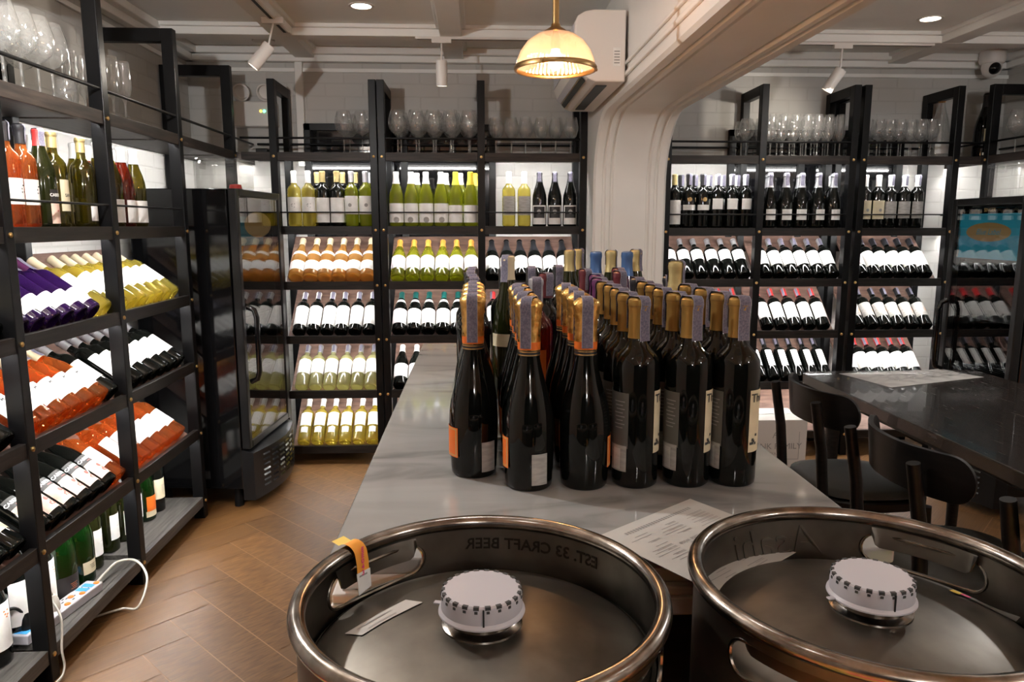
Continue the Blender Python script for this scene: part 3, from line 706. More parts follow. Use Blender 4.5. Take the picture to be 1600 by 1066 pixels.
S('lime_up', 'bordeaux', 'lime_wine', 'cap_silver', .06, [L_(.065, .165, 'label_white', 80)], prints=[(0, '#disc', .010, .115, -90, 'ink_grey')])
S('lime_burg_up', 'burgundy', 'lime_wine', 'cap_white', .065, [L_(.02, .125, 'label_white', 75)], prints=[(0, '#disc', .016, .035, -90, 'label_grey')])
S('lime_yellow_up', 'burgundy', 'lime_wine', 'cap_yellow', .07, [L_(.02, .115, 'label_white', 75)])
S('yellow_grey_up', 'bordeaux', 'yellow_wine', 'cap_white', .065, [L_(.06, .165, 'label_grey', 70)])
S('dark_pic_up', 'burgundy', 'dark_glass', 'cap_black', .055, [L_(.01, .115, 'label_white', 60), L_(.045, .108, 'label_black', 48)], stamp=(-90, .05, .02), prints=[(1, '#disc', .012, .08, -90, 'label_grey')])
S('amber_t', 'champagne', 'amber_wine', 'cap_cream', .055, [L_(.035, .10, 'label_white', 60), ], neck=(.155, .178, 'label_white'), prints=[])
KEYS['amber_t']['redneck'] = True
S('lime_t', 'burgundy', 'lime_wine', 'cap_orange', .06, [L_(.05, .145, 'label_white', 75)])
S('black_t', 'burgundy', 'dark_glass', 'cap_black', .11, [L_(.045, .14, 'label_white', 75)])
S('dark_big_t', 'bordeaux', 'dark_glass', 'cap_white', .05, [L_(.04, .175, 'label_white', 80)], stamp=(-70, .055, .02))
S('teal_t', 'burgundy', 'dark_glass', 'cap_teal', .055, [L_(.04, .145, 'label_white', 75)], neck=(.205, .228, 'label_white'))
S('pale_t', 'bordeaux', 'pale_wine', 'cap_silver', .055, [L_(.085, .18, 'label_white', 80)], stamp=(-90, .05, .015))
S('pale_low_t', 'bordeaux', 'yellow_wine', 'cap_white', .055, [L_(.10, .185, 'label_white', 55), L_(.05, .085, 'label_white', 30)])
S('darkcap_t', 'burgundy', 'dark_glass', 'cap_white', .055, [L_(.05, .14, 'label_white', 75)])
S('medal_up', 'bordeaux', 'dark_glass', 'cap_black', .06, [L_(.10, .13, 'label_white', 65)], stamp=(-60, .06, .02), prints=[(0, '#disc', .012, .16, -90, 'gold_print')])
S('square_up', 'bordeaux', 'dark_glass', 'cap_white', .06, [L_(.105, .165, 'label_white', 50)], stamp=(-80, .06, .02))
S('band_up', 'champagne', 'dark_glass', 'cap_silver', .08, [L_(.045, .105, 'label_white', 38)], stamp=(-90, .07, .022), cat='champagne bottle', name='champagne_bottle')
S('cream_up', 'bordeaux', 'dark_glass', 'cap_white', .065, [L_(.05, .155, 'label_cream', 65)], prints=[(0, '#disc', .009, .10, -90, 'ink_grey')])
S('greylab_up', 'bordeaux', 'dark_glass', 'cap_white', .065, [L_(.055, .15, 'label_grey', 70)], stamp=(-70, .06, .02))
S('lowwhite_t', 'bordeaux', 'dark_glass', 'cap_silver', .05, [L_(.11, .185, 'label_white', 70)])
S('grey_t', 'bordeaux', 'dark_glass', 'cap_silver', .055, [L_(.07, .175, 'label_white', 75)], stamp=(-100, .055, .018))
S('white_t', 'bordeaux', 'dark_glass', 'cap_black', .055, [L_(.06, .17, 'label_white', 80)], stamp=(-50, .055, .015))
S('redcap_t', 'bordeaux', 'dark_glass', 'cap_red', .06, [L_(.055, .17, 'label_white', 75)], stamp=(-130, .06, .015))
S('art_t', 'bordeaux', 'dark_glass', 'cap_black', .055, [L_(.065, .165, 'label_grey', 75)], stamp=(-90, .055, .012), prints=[(0, '#blob', .015, .11, -60, 'orange_print')])
S('narrow_t', 'bordeaux', 'dark_glass', 'cap_black', .055, [L_(.075, .19, 'label_white', 32)], stamp=(-120, .05, .012))

ORD = ['first', 'second', 'third', 'fourth', 'fifth', 'sixth', 'seventh', 'eighth', 'ninth', 'tenth']
def row(origin, rz, u0, u1, n, keys, z, tilt, desc, frm, where, du=0, vrow=.0):
    """place bottles in a shelf bay; keys may be one key or a list; desc list or str"""
    Rz = Matrix.Rotation(rz, 3, 'Z'); sp = (u1 - u0) / n
    for i in range(n):
        key = keys[i] if isinstance(keys, list) else keys
        if key is None: continue
        d = desc[i] if isinstance(desc, list) else desc
        u = u0 + sp * (i + .5) + du
        r = max(p[0] for p in PROF[KEYS[key]['shape']])
        if tilt:
            deg = 36 if rz else 43; th = R(deg)
            # board surface passes (y=.030, z-.045); bottle axis offset by r above it, base just behind the rail
            a = .006; y = .040 + a * math.cos(th) - (r + .001) * math.sin(th) + 0.0; zz = z - .030 + a * math.sin(th) + (r + .001) * math.cos(th)
            sh = max(0, .0275 - (y - r * math.sin(th)))
            if zz - r * math.cos(th) < z: y += 0.0
            p = Vector((u, y + .016 * math.cos(th), zz + .016 * math.sin(th))); rot = (-R(90 - deg), 0, rz + random.uniform(-.015, .015))
        else: p = Vector((u, .075 + vrow + random.uniform(-.006, .006), z)); rot = (0, 0, rz + random.uniform(-.2, .2))
        p = Rz @ p + Vector(origin)
        nm = ORD[i] if n > 1 else ''
        put_bottle(key, p, rot, f"{nm} {d} {frm}, {where}", f"{d.split(',')[0]}s, {where}")
LO = (XF, 0, 0); LR = PI / 2
near, mid, far = (yl[0] + .02, yl[1] - .02), (yl[1] + .02, yl[2] - .02), (yl[2] + .02, yl[3] - .02)
WN = 'cropped left-edge bay of left wall'; WM = 'middle bay of left wall'; WF = 'left-wall bay beside the fridge'
FC = 'from camera end'
# middle bay
row(LO, LR, *mid, 7, ['gold_up', 'rose_up', 'rose_up', 'cab_up', 'olive_up', None, 'amber_up'], ZL[4], 0,
    ['gold bottle', 'orange rosé bottle', 'orange rosé bottle', 'black pink-label bottle', 'olive cream-label bottle', '', 'small-label dark bottle'], FC, 'upright shelf, ' + WM)
row(LO, LR, *mid, 6, ['olive_up', 'rose_up', 'olive_up', None, 'whitecap_olive', 'olive_up'], ZL[4], 0, 'rear dark bottle', FC, 'upright shelf, ' + WM, vrow=.10)
row(LO, LR, *mid, 7, ['purple'] * 6 + ['yellow_l'], ZL[3], 1, ['purple white-label bottle'] * 6 + ['pale yellow bottle'], FC, 'top tilted row, ' + WM)
row(LO, LR, *mid, 7, ['rose_l'] * 6 + ['blackwhite_l'], ZL[2], 1, ['orange rosé bottle'] * 6 + ['black white-label bottle'], FC, 'second tilted row, ' + WM)
row(LO, LR, *mid, 7, ['cab_l'] * 6 + ['rose_bdx'], ZL[1], 1, ['black pink-label bottle'] * 6 + ['orange rosé bottle'], FC, 'lowest tilted row, ' + WM)
row(LO, LR, *mid, 5, ['mag_white', 'mag_white', 'green_mag2', 'green_mag', 'dark_white_up'], ZL[0], 0, ['big white-label bottle', 'big white-label bottle', 'large green dark-label bottle', 'large green cream-label bottle', 'dark white-label bottle'], FC, 'bottom shelf, ' + WM, vrow=.07)
# bay beside fridge
row(LO, LR, *far, 7, ['whitecap_olive', 'whitecap_olive', 'whitecap_rose', 'whitecap_olive', None, None, None], ZL[4], 0, ['white-capped olive bottle', 'white-capped olive bottle', 'white-capped red bottle', 'white-capped olive bottle', '', '', ''], FC, 'upright shelf, ' + WF)
row(LO, LR, *far, 7, ['whitecap_olive', 'whitecap_rose', 'whitecap_rose', 'whitecap_olive', None, None, None], ZL[4], 0, 'rear white-capped bottle', FC, 'upright shelf, ' + WF, vrow=.09, du=.02)
row(LO, LR, far[0], far[1] - .05, 7, 'yellow_l', ZL[3], 1, 'yellow white-label bottle', FC, 'top tilted row, ' + WF)
row(LO, LR, far[0], far[1] - .03, 7, 'blackwhite_l', ZL[2], 1, 'black white-label bottle', FC, 'second tilted row, ' + WF)
row(LO, LR, far[0], far[1] - .08, 6, 'rose_bdx', ZL[1], 1, 'orange rosé bottle', FC, 'lowest tilted row, ' + WF)
row(LO, LR, far[0], far[1] - .1, 5, ['dark_white_up', 'dark_frame_up', 'dark_white_up', 'orange_lab_up', 'dark_cream'], ZL[0], 0, ['dark white-label bottle', 'framed-label dark bottle', 'dark white-label bottle', 'orange-label green bottle', 'dark cream-label bottle'], FC, 'bottom shelf, ' + WF, vrow=.08)
# cropped bay: only its far end shows
row(LO, LR, *near, 7, [None] * 5 + ['rose_up', 'gold_up'], ZL[4], 0, 'orange bottle', FC, 'upright shelf, ' + WN)
row(LO, LR, *near, 7, [None] * 4 + ['dark_cream'] * 3, ZL[3], 1, 'dark cream-label bottle', FC, 'top tilted row, ' + WN)
row(LO, LR, *near, 7, [None] * 3 + ['rose_l'] * 3 + ['dark_cream'], ZL[2], 1, ['rosé bottle'] * 6 + ['dark cream-label bottle'], FC, 'second tilted row, ' + WN)
row(LO, LR, *near, 7, [None] * 3 + ['dark_cream'] * 4, ZL[1], 1, 'dark cream-label bottle', FC, 'lowest tilted row, ' + WN)
row(LO, LR, *near, 5, [None, None, 'dark_cream', 'green_mag', 'mag_white'], ZL[0], 0, ['', '', 'dark cream-label bottle', 'large green bottle', 'big white-label bottle'], FC, 'bottom shelf, ' + WN, vrow=.06)
# back wall
BO = (0, YBK, 0); FL = 'from left'
bA, bB, bC = (ub[0] + .045, ub[1] - .02), (ub[2] + .025, ub[3] - .02), (ub[3] + .02, ub[4] - .02)
WA = 'back bay beside left fridge'; WB = 'middle back bay'; WC = 'back bay left of pillar'
row(BO, 0, bA[0], bA[1], 6, ['yellow_up', 'yellow_up', 'darkwhite_up', 'darkwhite_up', 'lime_up', 'lime_up'], ZL[4], 0, ['yellow bottle'] * 2 + ['dark bottle'] * 2 + ['lime bottle'] * 2, FL, 'upright shelf, ' + WA)
row(BO, 0, bA[0] + .04, bA[1], 6, [None, 'darkwhite_up', None, 'darkwhite_up', 'darkwhite_up', 'lime_up'], ZL[4], 0, 'rear bottle', FL, 'upright shelf, ' + WA, vrow=.09)
row(BO, 0, *bB, 6, ['lime_burg_up'] * 4 + ['lime_yellow_up'] * 2, ZL[4], 0, ['white-capped lime bottle'] * 4 + ['yellow-capped lime bottle'] * 2, FL, 'upright shelf, ' + WB)
row(BO, 0, *bB, 6, [None, 'lime_burg_up', None, 'lime_burg_up', 'lime_burg_up', 'lime_yellow_up'], ZL[4], 0, 'rear lime bottle', FL, 'upright shelf, ' + WB, vrow=.09, du=.025)
row(BO, 0, bC[0] + .09, bC[1], 5, ['yellow_grey_up'] * 2 + ['dark_pic_up'] * 3, ZL[4], 0, ['yellow grey-label bottle'] * 2 + ['dark picture-label bottle'] * 3, FL, 'upright shelf, ' + WC)
row(BO, 0, *bA, 6, 'amber_t', ZL[3], 1, 'amber white-label bottle', FL, 'top tilted row, ' + WA)
row(BO, 0, *bB, 6, 'lime_t', ZL[3], 1, 'lime white-label bottle', FL, 'top tilted row, ' + WB)
row(BO, 0, bC[0], bC[1] - .03, 6, 'black_t', ZL[3], 1, 'all-black white-label bottle', FL, 'top tilted row, ' + WC)
row(BO, 0, *bA, 6, 'dark_big_t', ZL[2], 1, 'dark white-label bottle', FL, 'second tilted row, ' + WA)
row(BO, 0, *bB, 6, 'teal_t', ZL[2], 1, 'dark teal-capped bottle', FL, 'second tilted row, ' + WB)
row(BO, 0, *bC, 6, 'redcap_t', ZL[2], 1, 'dark red-capped bottle', FL, 'second tilted row, ' + WC)
row(BO, 0, *bA, 6, 'pale_t', ZL[1], 1, 'pale green-yellow bottle', FL, 'third tilted row, ' + WA)
row(BO, 0, *bB, 6, 'darkcap_t', ZL[1], 1, 'dark white-capped bottle', FL, 'third tilted row, ' + WB)
row(BO, 0, *bA, 6, 'pale_low_t', ZL[0], 1, 'golden white-label bottle', FL, 'lowest tilted row, ' + WA)
row(BO, 0, bB[0], bB[0] + .17, 2, 'pale_low_t', ZL[0], 1, 'golden white-label bottle', FL, 'lowest tilted row, ' + WB)
# right of pillar
RO = (0, YRK, 0)
bD, bE, bF = (ur[0] + .02, ur[1] - .02), (ur[1] + .03, ur[2] - .02), (ur[3] + .02, ur[4] - .03)
WD = 'bay right of pillar'; WE = 'second bay right of pillar'; WG = 'third bay right of pillar'
row(RO, 0, *bD, 6, ['darkwhite_up', 'medal_up', 'medal_up', 'square_up', 'square_up', 'square_up'], ZR[4], 0, ['dark bottle'] + ['gold-medal dark bottle'] * 2 + ['square-label dark bottle'] * 3, FL, 'upright shelf, ' + WD)
row(RO, 0, *bD, 6, [None, 'medal_up', 'medal_up', 'square_up', 'square_up', 'square_up'], ZR[4], 0, 'rear dark bottle', FL, 'upright shelf, ' + WD, vrow=.09, du=-.02)
row(RO, 0, *bE, 5, 'band_up', ZR[4], 0, 'dark champagne bottle', FL, 'upright shelf, ' + WE)
row(RO, 0, *bE, 5, ['band_up', None, 'band_up', None, 'square_up'], ZR[4], 0, 'rear dark bottle', FL, 'upright shelf, ' + WE, vrow=.10, du=.03)
row(RO, 0, bF[0], bF[1] - .10, 5, ['cream_up', 'cream_up', 'greylab_up', 'greylab_up', 'greylab_up'], ZR[4], 0, ['dark cream-label bottle'] * 2 + ['dark grey-label bottle'] * 3, FL, 'upright shelf, ' + WG)
row(RO, 0, *bD, 6, 'lowwhite_t', ZR[3], 1, 'dark high-label bottle', FL, 'top tilted row, ' + WD)
row(RO, 0, *bE, 6, 'grey_t', ZR[3], 1, 'dark white-label bottle', FL, 'top tilted row, ' + WE)
row(RO, 0, bF[0], bF[1] - .03, 6, 'white_t', ZR[3], 1, 'dark white-label bottle', FL, 'top tilted row, ' + WG)
row(RO, 0, *bD, 6, 'redcap_t', ZR[2], 1, 'dark red-capped bottle', FL, 'second tilted row, ' + WD)
row(RO, 0, bE[0] + .02, bE[1] - .03, 5, 'redcap_t', ZR[2], 1, 'dark red-capped bottle', FL, 'second tilted row, ' + WE)
row(RO, 0, *bF, 6, 'art_t', ZR[2], 1, 'dark grey-label bottle', FL, 'second tilted row, ' + WG)
row(RO, 0, *bE, 6, 'narrow_t', ZR[1], 1, 'dark narrow-label bottle', FL, 'third tilted row, ' + WE)
row(RO, 0, bF[0], bF[1] - .03, 6, 'redcap_t', ZR[1], 1, 'dark red-capped bottle', FL, 'third tilted row, ' + WG)
row(RO, 0, *bD, 6, [None, None, None, None, 'white_t', 'white_t'], ZR[1], 1, 'dark white-label bottle', FL, 'third tilted row, ' + WD)

# ------------------------------------------------------------------ bottles on the bar
ZB = .947
T_ = -90
S('prosecco', 'prosecco', 'dark_glass', 'gold_foil', .079, [(.035, .085, -200, -132, 'label_orange'), (.012, .062, -75, -38, 'label_grey')],
  stamp=(-96, .075, .0175), foil=True, prints=[(1, '#bars', .036, .018, -60, 'ink'), (0, '#frame', (30, .023), .06, -166, 'gold_print')], name='prosecco_bottle', cat='sparkling wine bottle')
S('prosecco2', 'prosecco', 'dark_glass', 'gold_foil', .079, [(.035, .085, -42, 22, 'label_orange')],
  stamp=(-96, .075, .0175), foil=True, name='prosecco_bottle', cat='sparkling wine bottle', prints=[(0, '#frame', (30, .023),   .06, -10, 'gold_print')])
S('goldcap', 'bordeaux', 'dark_glass', 'gold_cap', .062, [(.058, .158, -52, 70, 'label_cream'), (.066, .155, -212, -117, 'label_dim'), (.028, .070, -170, -120, 'label_grey')],
  stamp=(-55, .066, .021), prints=[(0, 'The', .019, .145, -27, 'ink'), (0, '#blob', .012, .075, -40, 'ink'), (1, '#lines', 8, .14, -140, 'ink_grey'), (2, '#bars', .034, .031, -146, 'label_white')])
S('hock_gold', 'hock', 'olive_glass', 'cap_cream', .055, [L_(.13, .16, 'label_cream', 70)], stamp=(-120, .06, .018))
S('dark_tag', 'bordeaux', 'dark_glass', 'cap_black', .055, [(.05, .15, -30, 90, 'label_white')], stamp=(-90, .062, .02))
S('wine_tag', 'bordeaux', 'dark_glass', 'cap_wine', .055, [(.05, .15, -30, 90, 'label_white')], stamp=(-60, .05, .02))
S('purple_tag', 'bordeaux', 'purple_glass', 'cap_purple', .06, [(.05, .15, -30, 90, 'label_white')], stamp=(-40, .055, .02))
S('rose_tag', 'bordeaux', 'red_wine', 'cap_silver', .055, [(.05, .15, -200, -60, 'label_orange')], stamp=(-90, .06, .02))
S('blue_cap', 'hock', 'purple_glass', 'cap_blue', .065, [(.05, .15, -30, 90, 'label_white')])
S('tall_gold', 'hock', 'olive_glass', 'cap_pale_gold', .06, [(.05, .15, -30, 90, 'label_white')], stamp=(-30, .06, .018))
def bar_b(key, x, y, label, group, rz=0.0): put_bottle(key, Vector((x, y, ZB)), (0, 0, rz), label, group)
OC = ['left', 'middle', 'right']
for c, x in enumerate((-.007, .080, .171)):
    for k in range(4):
        y = (1.200 if c == 0 else 1.135) + .089 * k
        key = 'prosecco2' if (c == 2 or k % 2) else 'prosecco'
        bar_b(key, x + random.uniform(-.003, .003), y, f"{['front', 'second', 'third', 'fourth'][k]} gold-foiled prosecco bottle of the {OC[c]} column on the marble bar", 'gold-foiled prosecco bottles on the bar', [0, -.15, 0][c] + random.uniform(-.08, .08) - (.1 if c == 1 else 0))
for c, x in enumerate((.254, .335, .414)):
    for k in range(5):
        if k == 4 and c == 2: continue
        y = 1.137 + .080 * k
        bar_b('goldcap', x + random.uniform(-.003, .003) - (.004 * k if c == 2 else 0), y, f"{['front', 'second', 'third', 'fourth', 'rearmost'][k]} gold-capped red wine bottle of the {OC[c]} column on the bar", 'gold-capped red wine bottles on the bar', random.uniform(-.25, .2) - (.55 if c == 2 and k == 0 else 0))
LB = [('hock_gold', .075, 1.743, 'tall cream-capped bottle standing behind the prosecco on the bar'),
 ('dark_tag', -.007, 1.59, 'black tagged bottle right behind the left prosecco column'),
 ('dark_tag', -.010, 1.68, 'second black tagged bottle behind the left prosecco column'),
 ('dark_tag', -.014, 1.80, 'third black tagged bottle behind the left prosecco column'),
 ('dark_tag', -.010, 1.97, 'rearmost black tagged bottle at the bar left edge'),
 ('dark_tag', .075, 1.975, 'black tagged bottle behind the tall cream-capped bottle'),
 ('dark_tag', .150, 2.00, 'black tagged bottle at bar rear, right of cream-capped bottle'),
 ('wine_tag', .163, 1.72, 'dark red-capped bottle between prosecco and tall gold-capped bottles'),
 ('rose_tag', .128, 1.575, 'rosé bottle with orange label behind the middle prosecco column'),
 ('dark_tag', .228, 2.05, 'black-capped tagged bottle left of the two pale gold tall bottles'),
 ('tall_gold', .272, 2.145, 'left of two touching tall pale gold-capped bottles at bar rear'),
 ('tall_gold', .308, 2.225, 'right of two touching tall pale gold-capped bottles at bar rear'),
 ('wine_tag', .278, 1.874, 'dark red-capped bottle just right of the tall gold pair'),
 ('blue_cap', .327, 2.01, 'blue-capped tall bottle, left one, at the bar rear'),
 ('tall_gold', .385, 2.095, 'tall pale gold-capped bottle beside the left blue-capped bottle'),
 ('wine_tag', .372, 1.92, 'dark red-capped bottle between the two blue-capped bottles'),
 ('wine_tag', .350, 1.79, 'dark red-capped bottle in front of the gap between blue caps'),
 ('blue_cap', .412, 2.005, 'blue-capped tall bottle, right one, at the bar rear'),
 ('tall_gold', .466, 2.14, 'rightmost tall pale gold-capped bottle at the bar rear'),
 ('purple_tag', .262, 1.56, 'purple-capped bottle behind the left gold-capped wine column'),
 ('purple_tag', .275, 1.68, 'purple-capped bottle rear of the other purple one'),
 ('dark_tag', .345, 1.56, 'black tagged bottle behind the middle gold-capped wine column'),
 ('tall_gold', .400, 1.46, 'pale gold-capped bottle behind the right gold-capped wine column'),
 ('dark_tag', .430, 1.62, 'black tagged bottle rear right of the gold-capped wines')]
for key, x, y, lab in LB: bar_b(key, x, y, lab, 'mixed tagged bottles at the back of the bar', random.uniform(-.2, .2))

# ================================================================== BAR COUNTER
def bar():
    t = thing('bar_counter', 'long bar counter with polished grey marble top carrying the dark bottles', 'bar counter', (0, 0, 0))
    x0, x1, y0, y1 = -.190, .540, .875, 2.58
    MB().box(x0, x1, y0, y1, ZB - .022, ZB).build('marble_top', 'marble', t, bevel=.004, bseg=3)
    b = MB()
    for (e, za, zb_) in ((.006, .030, .022), (.014, .048, .030), (.004, .062, .048)): b.box(x0 + e, x1 - e, y0 + e, y1 - e, ZB - za, ZB - zb_)
    b.box(x0 + .002, x1 - .002, y0 + .002, y1 - .002, ZB - .088, ZB - .062)
    b.build('edge_moulding', 'white_enamel', t, bevel=.003)
    b = MB(); b.box(x0 + .05, x1 - .05, y0 + .05, y1 - .05, .08, ZB - .088); b.build('cabinet_body', 'black_wood', t)
    MB().box(x0 + .08, x1 - .08, y0 + .08, y1 - .08, 0, .08).build('plinth', 'black_metal', t)
bar()
def menu():
    mb = MB(); c = Vector((.323, 1.056)); u = Vector((-.785, -.62)).normalized(); v = Vector((.55, -.835)).normalized()
    def P(a, b_, z): p = c + u * a + v * b_; return (p.x, p.y, z)
    z = ZB + .0006; mb.add([P(0, 0, z), P(.205, 0, z), P(.205, .20, z), P(0, .20, z), P(0, 0, z + .0006), P(.205, 0, z + .0006), P(.205, .20, z + .0006), P(0, .20, z + .0006)],
        [(0, 1, 2, 3), (7, 6, 5, 4), (0, 4, 5, 1), (1, 5, 6, 2), (2, 6, 7, 3), (3, 7, 4, 0)])
    o = tag(mb.build('menu_sheet', 'paper'), 'printed white menu sheet lying on the marble between bottles and kegs', 'menu')
    k = MB(); zz = z + .0009; rnd = random.Random(3)
    def ln(a0, a1, b0, h): k.add([P(a0, b0, zz), P(a1, b0, zz), P(a1, b0 + h, zz), P(a0, b0 + h, zz)], [(0, 1, 2, 3)])
    for i in range(26): ln(.03 + i * .0056, .034 + i * .0056, .018, .007)    # ornamental heading
    bb = .036
    while bb < .19:
        for a0 in (.022, .085, .145):
            if rnd.random() < .85:
                wd = rnd.uniform(.02, .048)
                ln(a0, a0 + wd, bb, .0012)
                if rnd.random() < .6: ln(a0, a0 + wd * rnd.uniform(.4, .9), bb + .0026, .0008)
        bb += .0072
    ang = math.atan2(-u.y, -u.x)
    for (a, b_) in ((.11, .088), (.085, .11)):
        p = P(a, b_, zz); text_flat(k, 'White wine', .011, Matrix.Translation(p) @ Matrix.Rotation(math.atan2(u.y, u.x), 4, 'Z'), shear=.3, bold=.0002)
    k.build('print', 'ink_grey', o)
menu()

# ================================================================== KEGS
def apply_bool(o, cutters):
    for c in cutters:
        m = o.modifiers.new('b', 'BOOLEAN'); m.operation = 'DIFFERENCE'; m.solver = 'EXACT'; m.object = c
    dg = bpy.context.evaluated_depsgraph_get(); me = bpy.data.meshes.new_from_object(o.evaluated_get(dg))
    o.modifiers.clear(); o.data = me
    for c in cutters: bpy.data.objects.remove(c)
    bm = bmesh.new(); bm.from_mesh(me)
    for e in bm.edges:
        if len(e.link_faces) == 2: e.smooth = e.calc_face_angle(0) < R(35)
    for f in bm.faces: f.smooth = True
    bm.to_mesh(me); bm.free()
ZK = 1.008; ZSTAND = .46
def keg(x, y, label, hole_az, seed):
    t = thing('beer_keg', label, 'beer keg', (x, y, ZSTAND), group='stainless steel beer kegs'); h = ZK - ZSTAND; r = .178
    # barrel with top dome
    prof = [(0, h - .038), (.05, h - .040), (.10, h - .046), (.14, h - .055), (.160, h - .062), (.168, h - .068), (.1725, h - .080), (r, h - .10), (r, h - .20), (r + .005, h - .215), (r, h - .23),
            (r, .25), (r + .005, .235), (r, .22), (r, .07), (.165, .03), (.14, .02), (0, .015)]
    MB().lathe(prof, 96).build('barrel', 'steel', t, True, auto=60)
    # rim chime, a skirt with rolled edge and two hand holes
    zs0, zs1 = h - .095, h - .006; q = .0022
    cyl = MB(); cyl.lathe([(r, zs0), (r, zs1), (r - q, zs1), (r - q, zs0)], 160, close=True); co = cyl.build('chime', 'steel', t, True, auto=35)
    cuts = []
    for az in hole_az:
        st = MB(); vs = []; L2, hh, n = .052, .019, 10; out = []
        for k in range(n + 1): a = -PI / 2 + PI * k / n; out.append((L2 + hh * math.cos(a), hh * math.sin(a)))
        for k in range(n + 1): a = PI / 2 + PI * k / n; out.append((-L2 + hh * math.cos(a), hh * math.sin(a)))
        m = len(out)
        for rr in (r - .05, r + .05):
            for (s_, z_) in out: vs.append((rr, s_, z_))
        st.T = Matrix.Translation((x, y, ZSTAND + h - .046)) @ Matrix.Rotation(R(az), 4, 'Z')
        st.add(vs, [tuple(range(m))[::-1], tuple(range(m, 2 * m))] + [(i, (i + 1) % m, (i + 1) % m + m, i + m) for i in range(m)])
        cuts.append(st.build('cut', 'steel'))
    bpy.context.view_layer.update(); apply_bool(co, cuts)
    # rolled lips : top roll of the rim, handle roll above each hole
    R0 = r - .001
    MB().lathe([(R0 + .0085 * math.cos(2 * PI * k / 14), h - .0085 + .0085 * math.sin(2 * PI * k / 14)) for k in range(14)], 160, close=True).build('rolled_rim', 'steel_rim', t, True, auto=180)
    for az in hole_az:
        g = MB(); vs = []; nn = 24      # rolled-in flap above the hand hole
        for k in range(nn + 1):
            a = R(az) + (k / nn - .5) * 2 * (.060 / r); e = max(0, abs(k / nn - .5) * 2 - .8) / .2; dp = .019 * math.sqrt(max(.02, 1 - e * e))
            for rr, zz in ((r - .0015, h - .022), (r - .005, h - .024 - dp * .4), (r - .0075, h - .024 - dp), (r - .0095, h - .024 - dp + .001), (r - .008, h - .024 - dp * .4), (r - .005, h - .018)): vs.append((rr * math.cos(a), rr * math.sin(a), zz))
        g.add(vs, [(k * 6 + q, (k + 1) * 6 + q, (k + 1) * 6 + (q + 1) % 6, k * 6 + (q + 1) % 6) for k in range(nn) for q in range(6)] + [tuple(range(6))[::-1], tuple(nn * 6 + q for q in range(6))]); g.build('hand_grip', 'steel', t, True, auto=60)
        # edge bead of the hole
        g = MB(); pts = []
        for s_, z_ in out + [out[0]]: a = R(az) + s_ / r; pts.append(((r - .001) * math.cos(a), (r - .001) * math.sin(a), h - .046 + z_))
        g.tube(pts, .0022, 6); g.build('hole_bead', 'steel_rim', t, True)
    # shoulder weld bead where dome meets skirt
    MB().lathe([(.1745, h - .084), (.172, h - .074), (.168, h - .067), (.172, h - .070)], 96).build('shoulder_weld', 'steel', t, True)
    # spear neck and white dust cap
    MB().lathe([(.042, h - .043), (.040, h - .038), (.036, h - .036), (.034, h - .034), (.034, h - .020), (.036, h - .018), (.036, h - .012), (0, h - .012)], 48).build('spear_neck', 'steel_rim', t, True, auto=40)
    zc = h - .003
    cp = MB().lathe([(0, zc), (.0375, zc), (.0392, zc - .0015), (.0400, zc - .004), (.0405, zc - .018), (.0430, zc - .021), (.0432, zc - .0225), (.040, zc - .022), (.038, zc - .012), (0, zc - .010)], 64).build('dust_cap', 'white_plastic', t, True, auto=30)
    nt_ = MB(); lg = MB()
    for k in range(22):
        a = 2 * PI * k / 22 + seed; old = Matrix.Rotation(a, 4, 'Z')
        nt_.T = old; nt_.box(.0362, .0396, -.0027, .0027, zc - .004, zc + .0003); nt_.box(.0388, .0407, -.0015, .0015, zc - .006, zc - .0035)
    nt_.build('cap_notch', 'ink', cp)
    s_ = MB(); s_.T = Matrix.Rotation(R(-88), 4, 'Z'); s_.box(.0385, .0412, -.0008, .0008, zc - .019, zc - .002); s_.build('tear_slit', 'dark_slot', cp)
    g = MB(); g.T = Matrix.Rotation(R(190 if seed else 165), 4, 'Z'); g.box(.041, .050, -.004, .002, zc - .022, zc - .0205); g.build('pull_tab', 'white_plastic', cp, bevel=.0005)
    return t, h, r
k1, h, r = keg(.003, .683, 'left stainless keg with raised CRAFT BEER lettering and yellow ribbon', (136, 316), 0)
k2, h, r = keg(.405, .692, 'right stainless keg with large raised lettering inside its rim', (42, 222), 1)
ri = r - .0022
mb = MB(); text_cyl(mb, 'EST. 33 CRAFT BEER', .0195, ri, h - .036, 68, ext=.0008, bold=.0003, sgn=1); mb.build('embossed_lettering', 'steel_mark', k1)
mb = MB(); text_cyl(mb, 'Asahi', .056, ri, h - .046, 99, ext=.0012, shear=.3, sgn=1); mb.build('embossed_lettering', 'steel', k2)
# outside of the rim carries the same stamping
# sticker lying on the left keg's dome
def dome_pt(x_, y_): rr = math.hypot(x_, y_); pr = [(0, -.038), (.05, -.040), (.10, -.046), (.14, -.055), (.16, -.062)]; \
    z = next((a[1] + (b_[1] - a[1]) * (rr - a[0]) / (b_[0] - a[0]) for a, b_ in zip(pr, pr[1:]) if rr <= b_[0]), -.062); return (x_, y_, h + z + .0012)
def dome_sheet(c, u, v, w_, l_, nm, m, par, n=6):
    mb = MB(); vs = []; u = Vector(u).normalized(); v = Vector(v).normalized(); c = Vector(c)
    for i in range(n + 1):
        for j in range(n + 1):
            p = c + u * (w_ * (i / n - .5)) + v * (l_ * (j / n - .5)); vs.append(dome_pt(p.x, p.y))
    mb.add(vs, [(i * (n + 1) + j, (i + 1) * (n + 1) + j, (i + 1) * (n + 1) + j + 1, i * (n + 1) + j + 1) for i in range(n) for j in range(n)])
    return mb.build(nm, m, par, True)
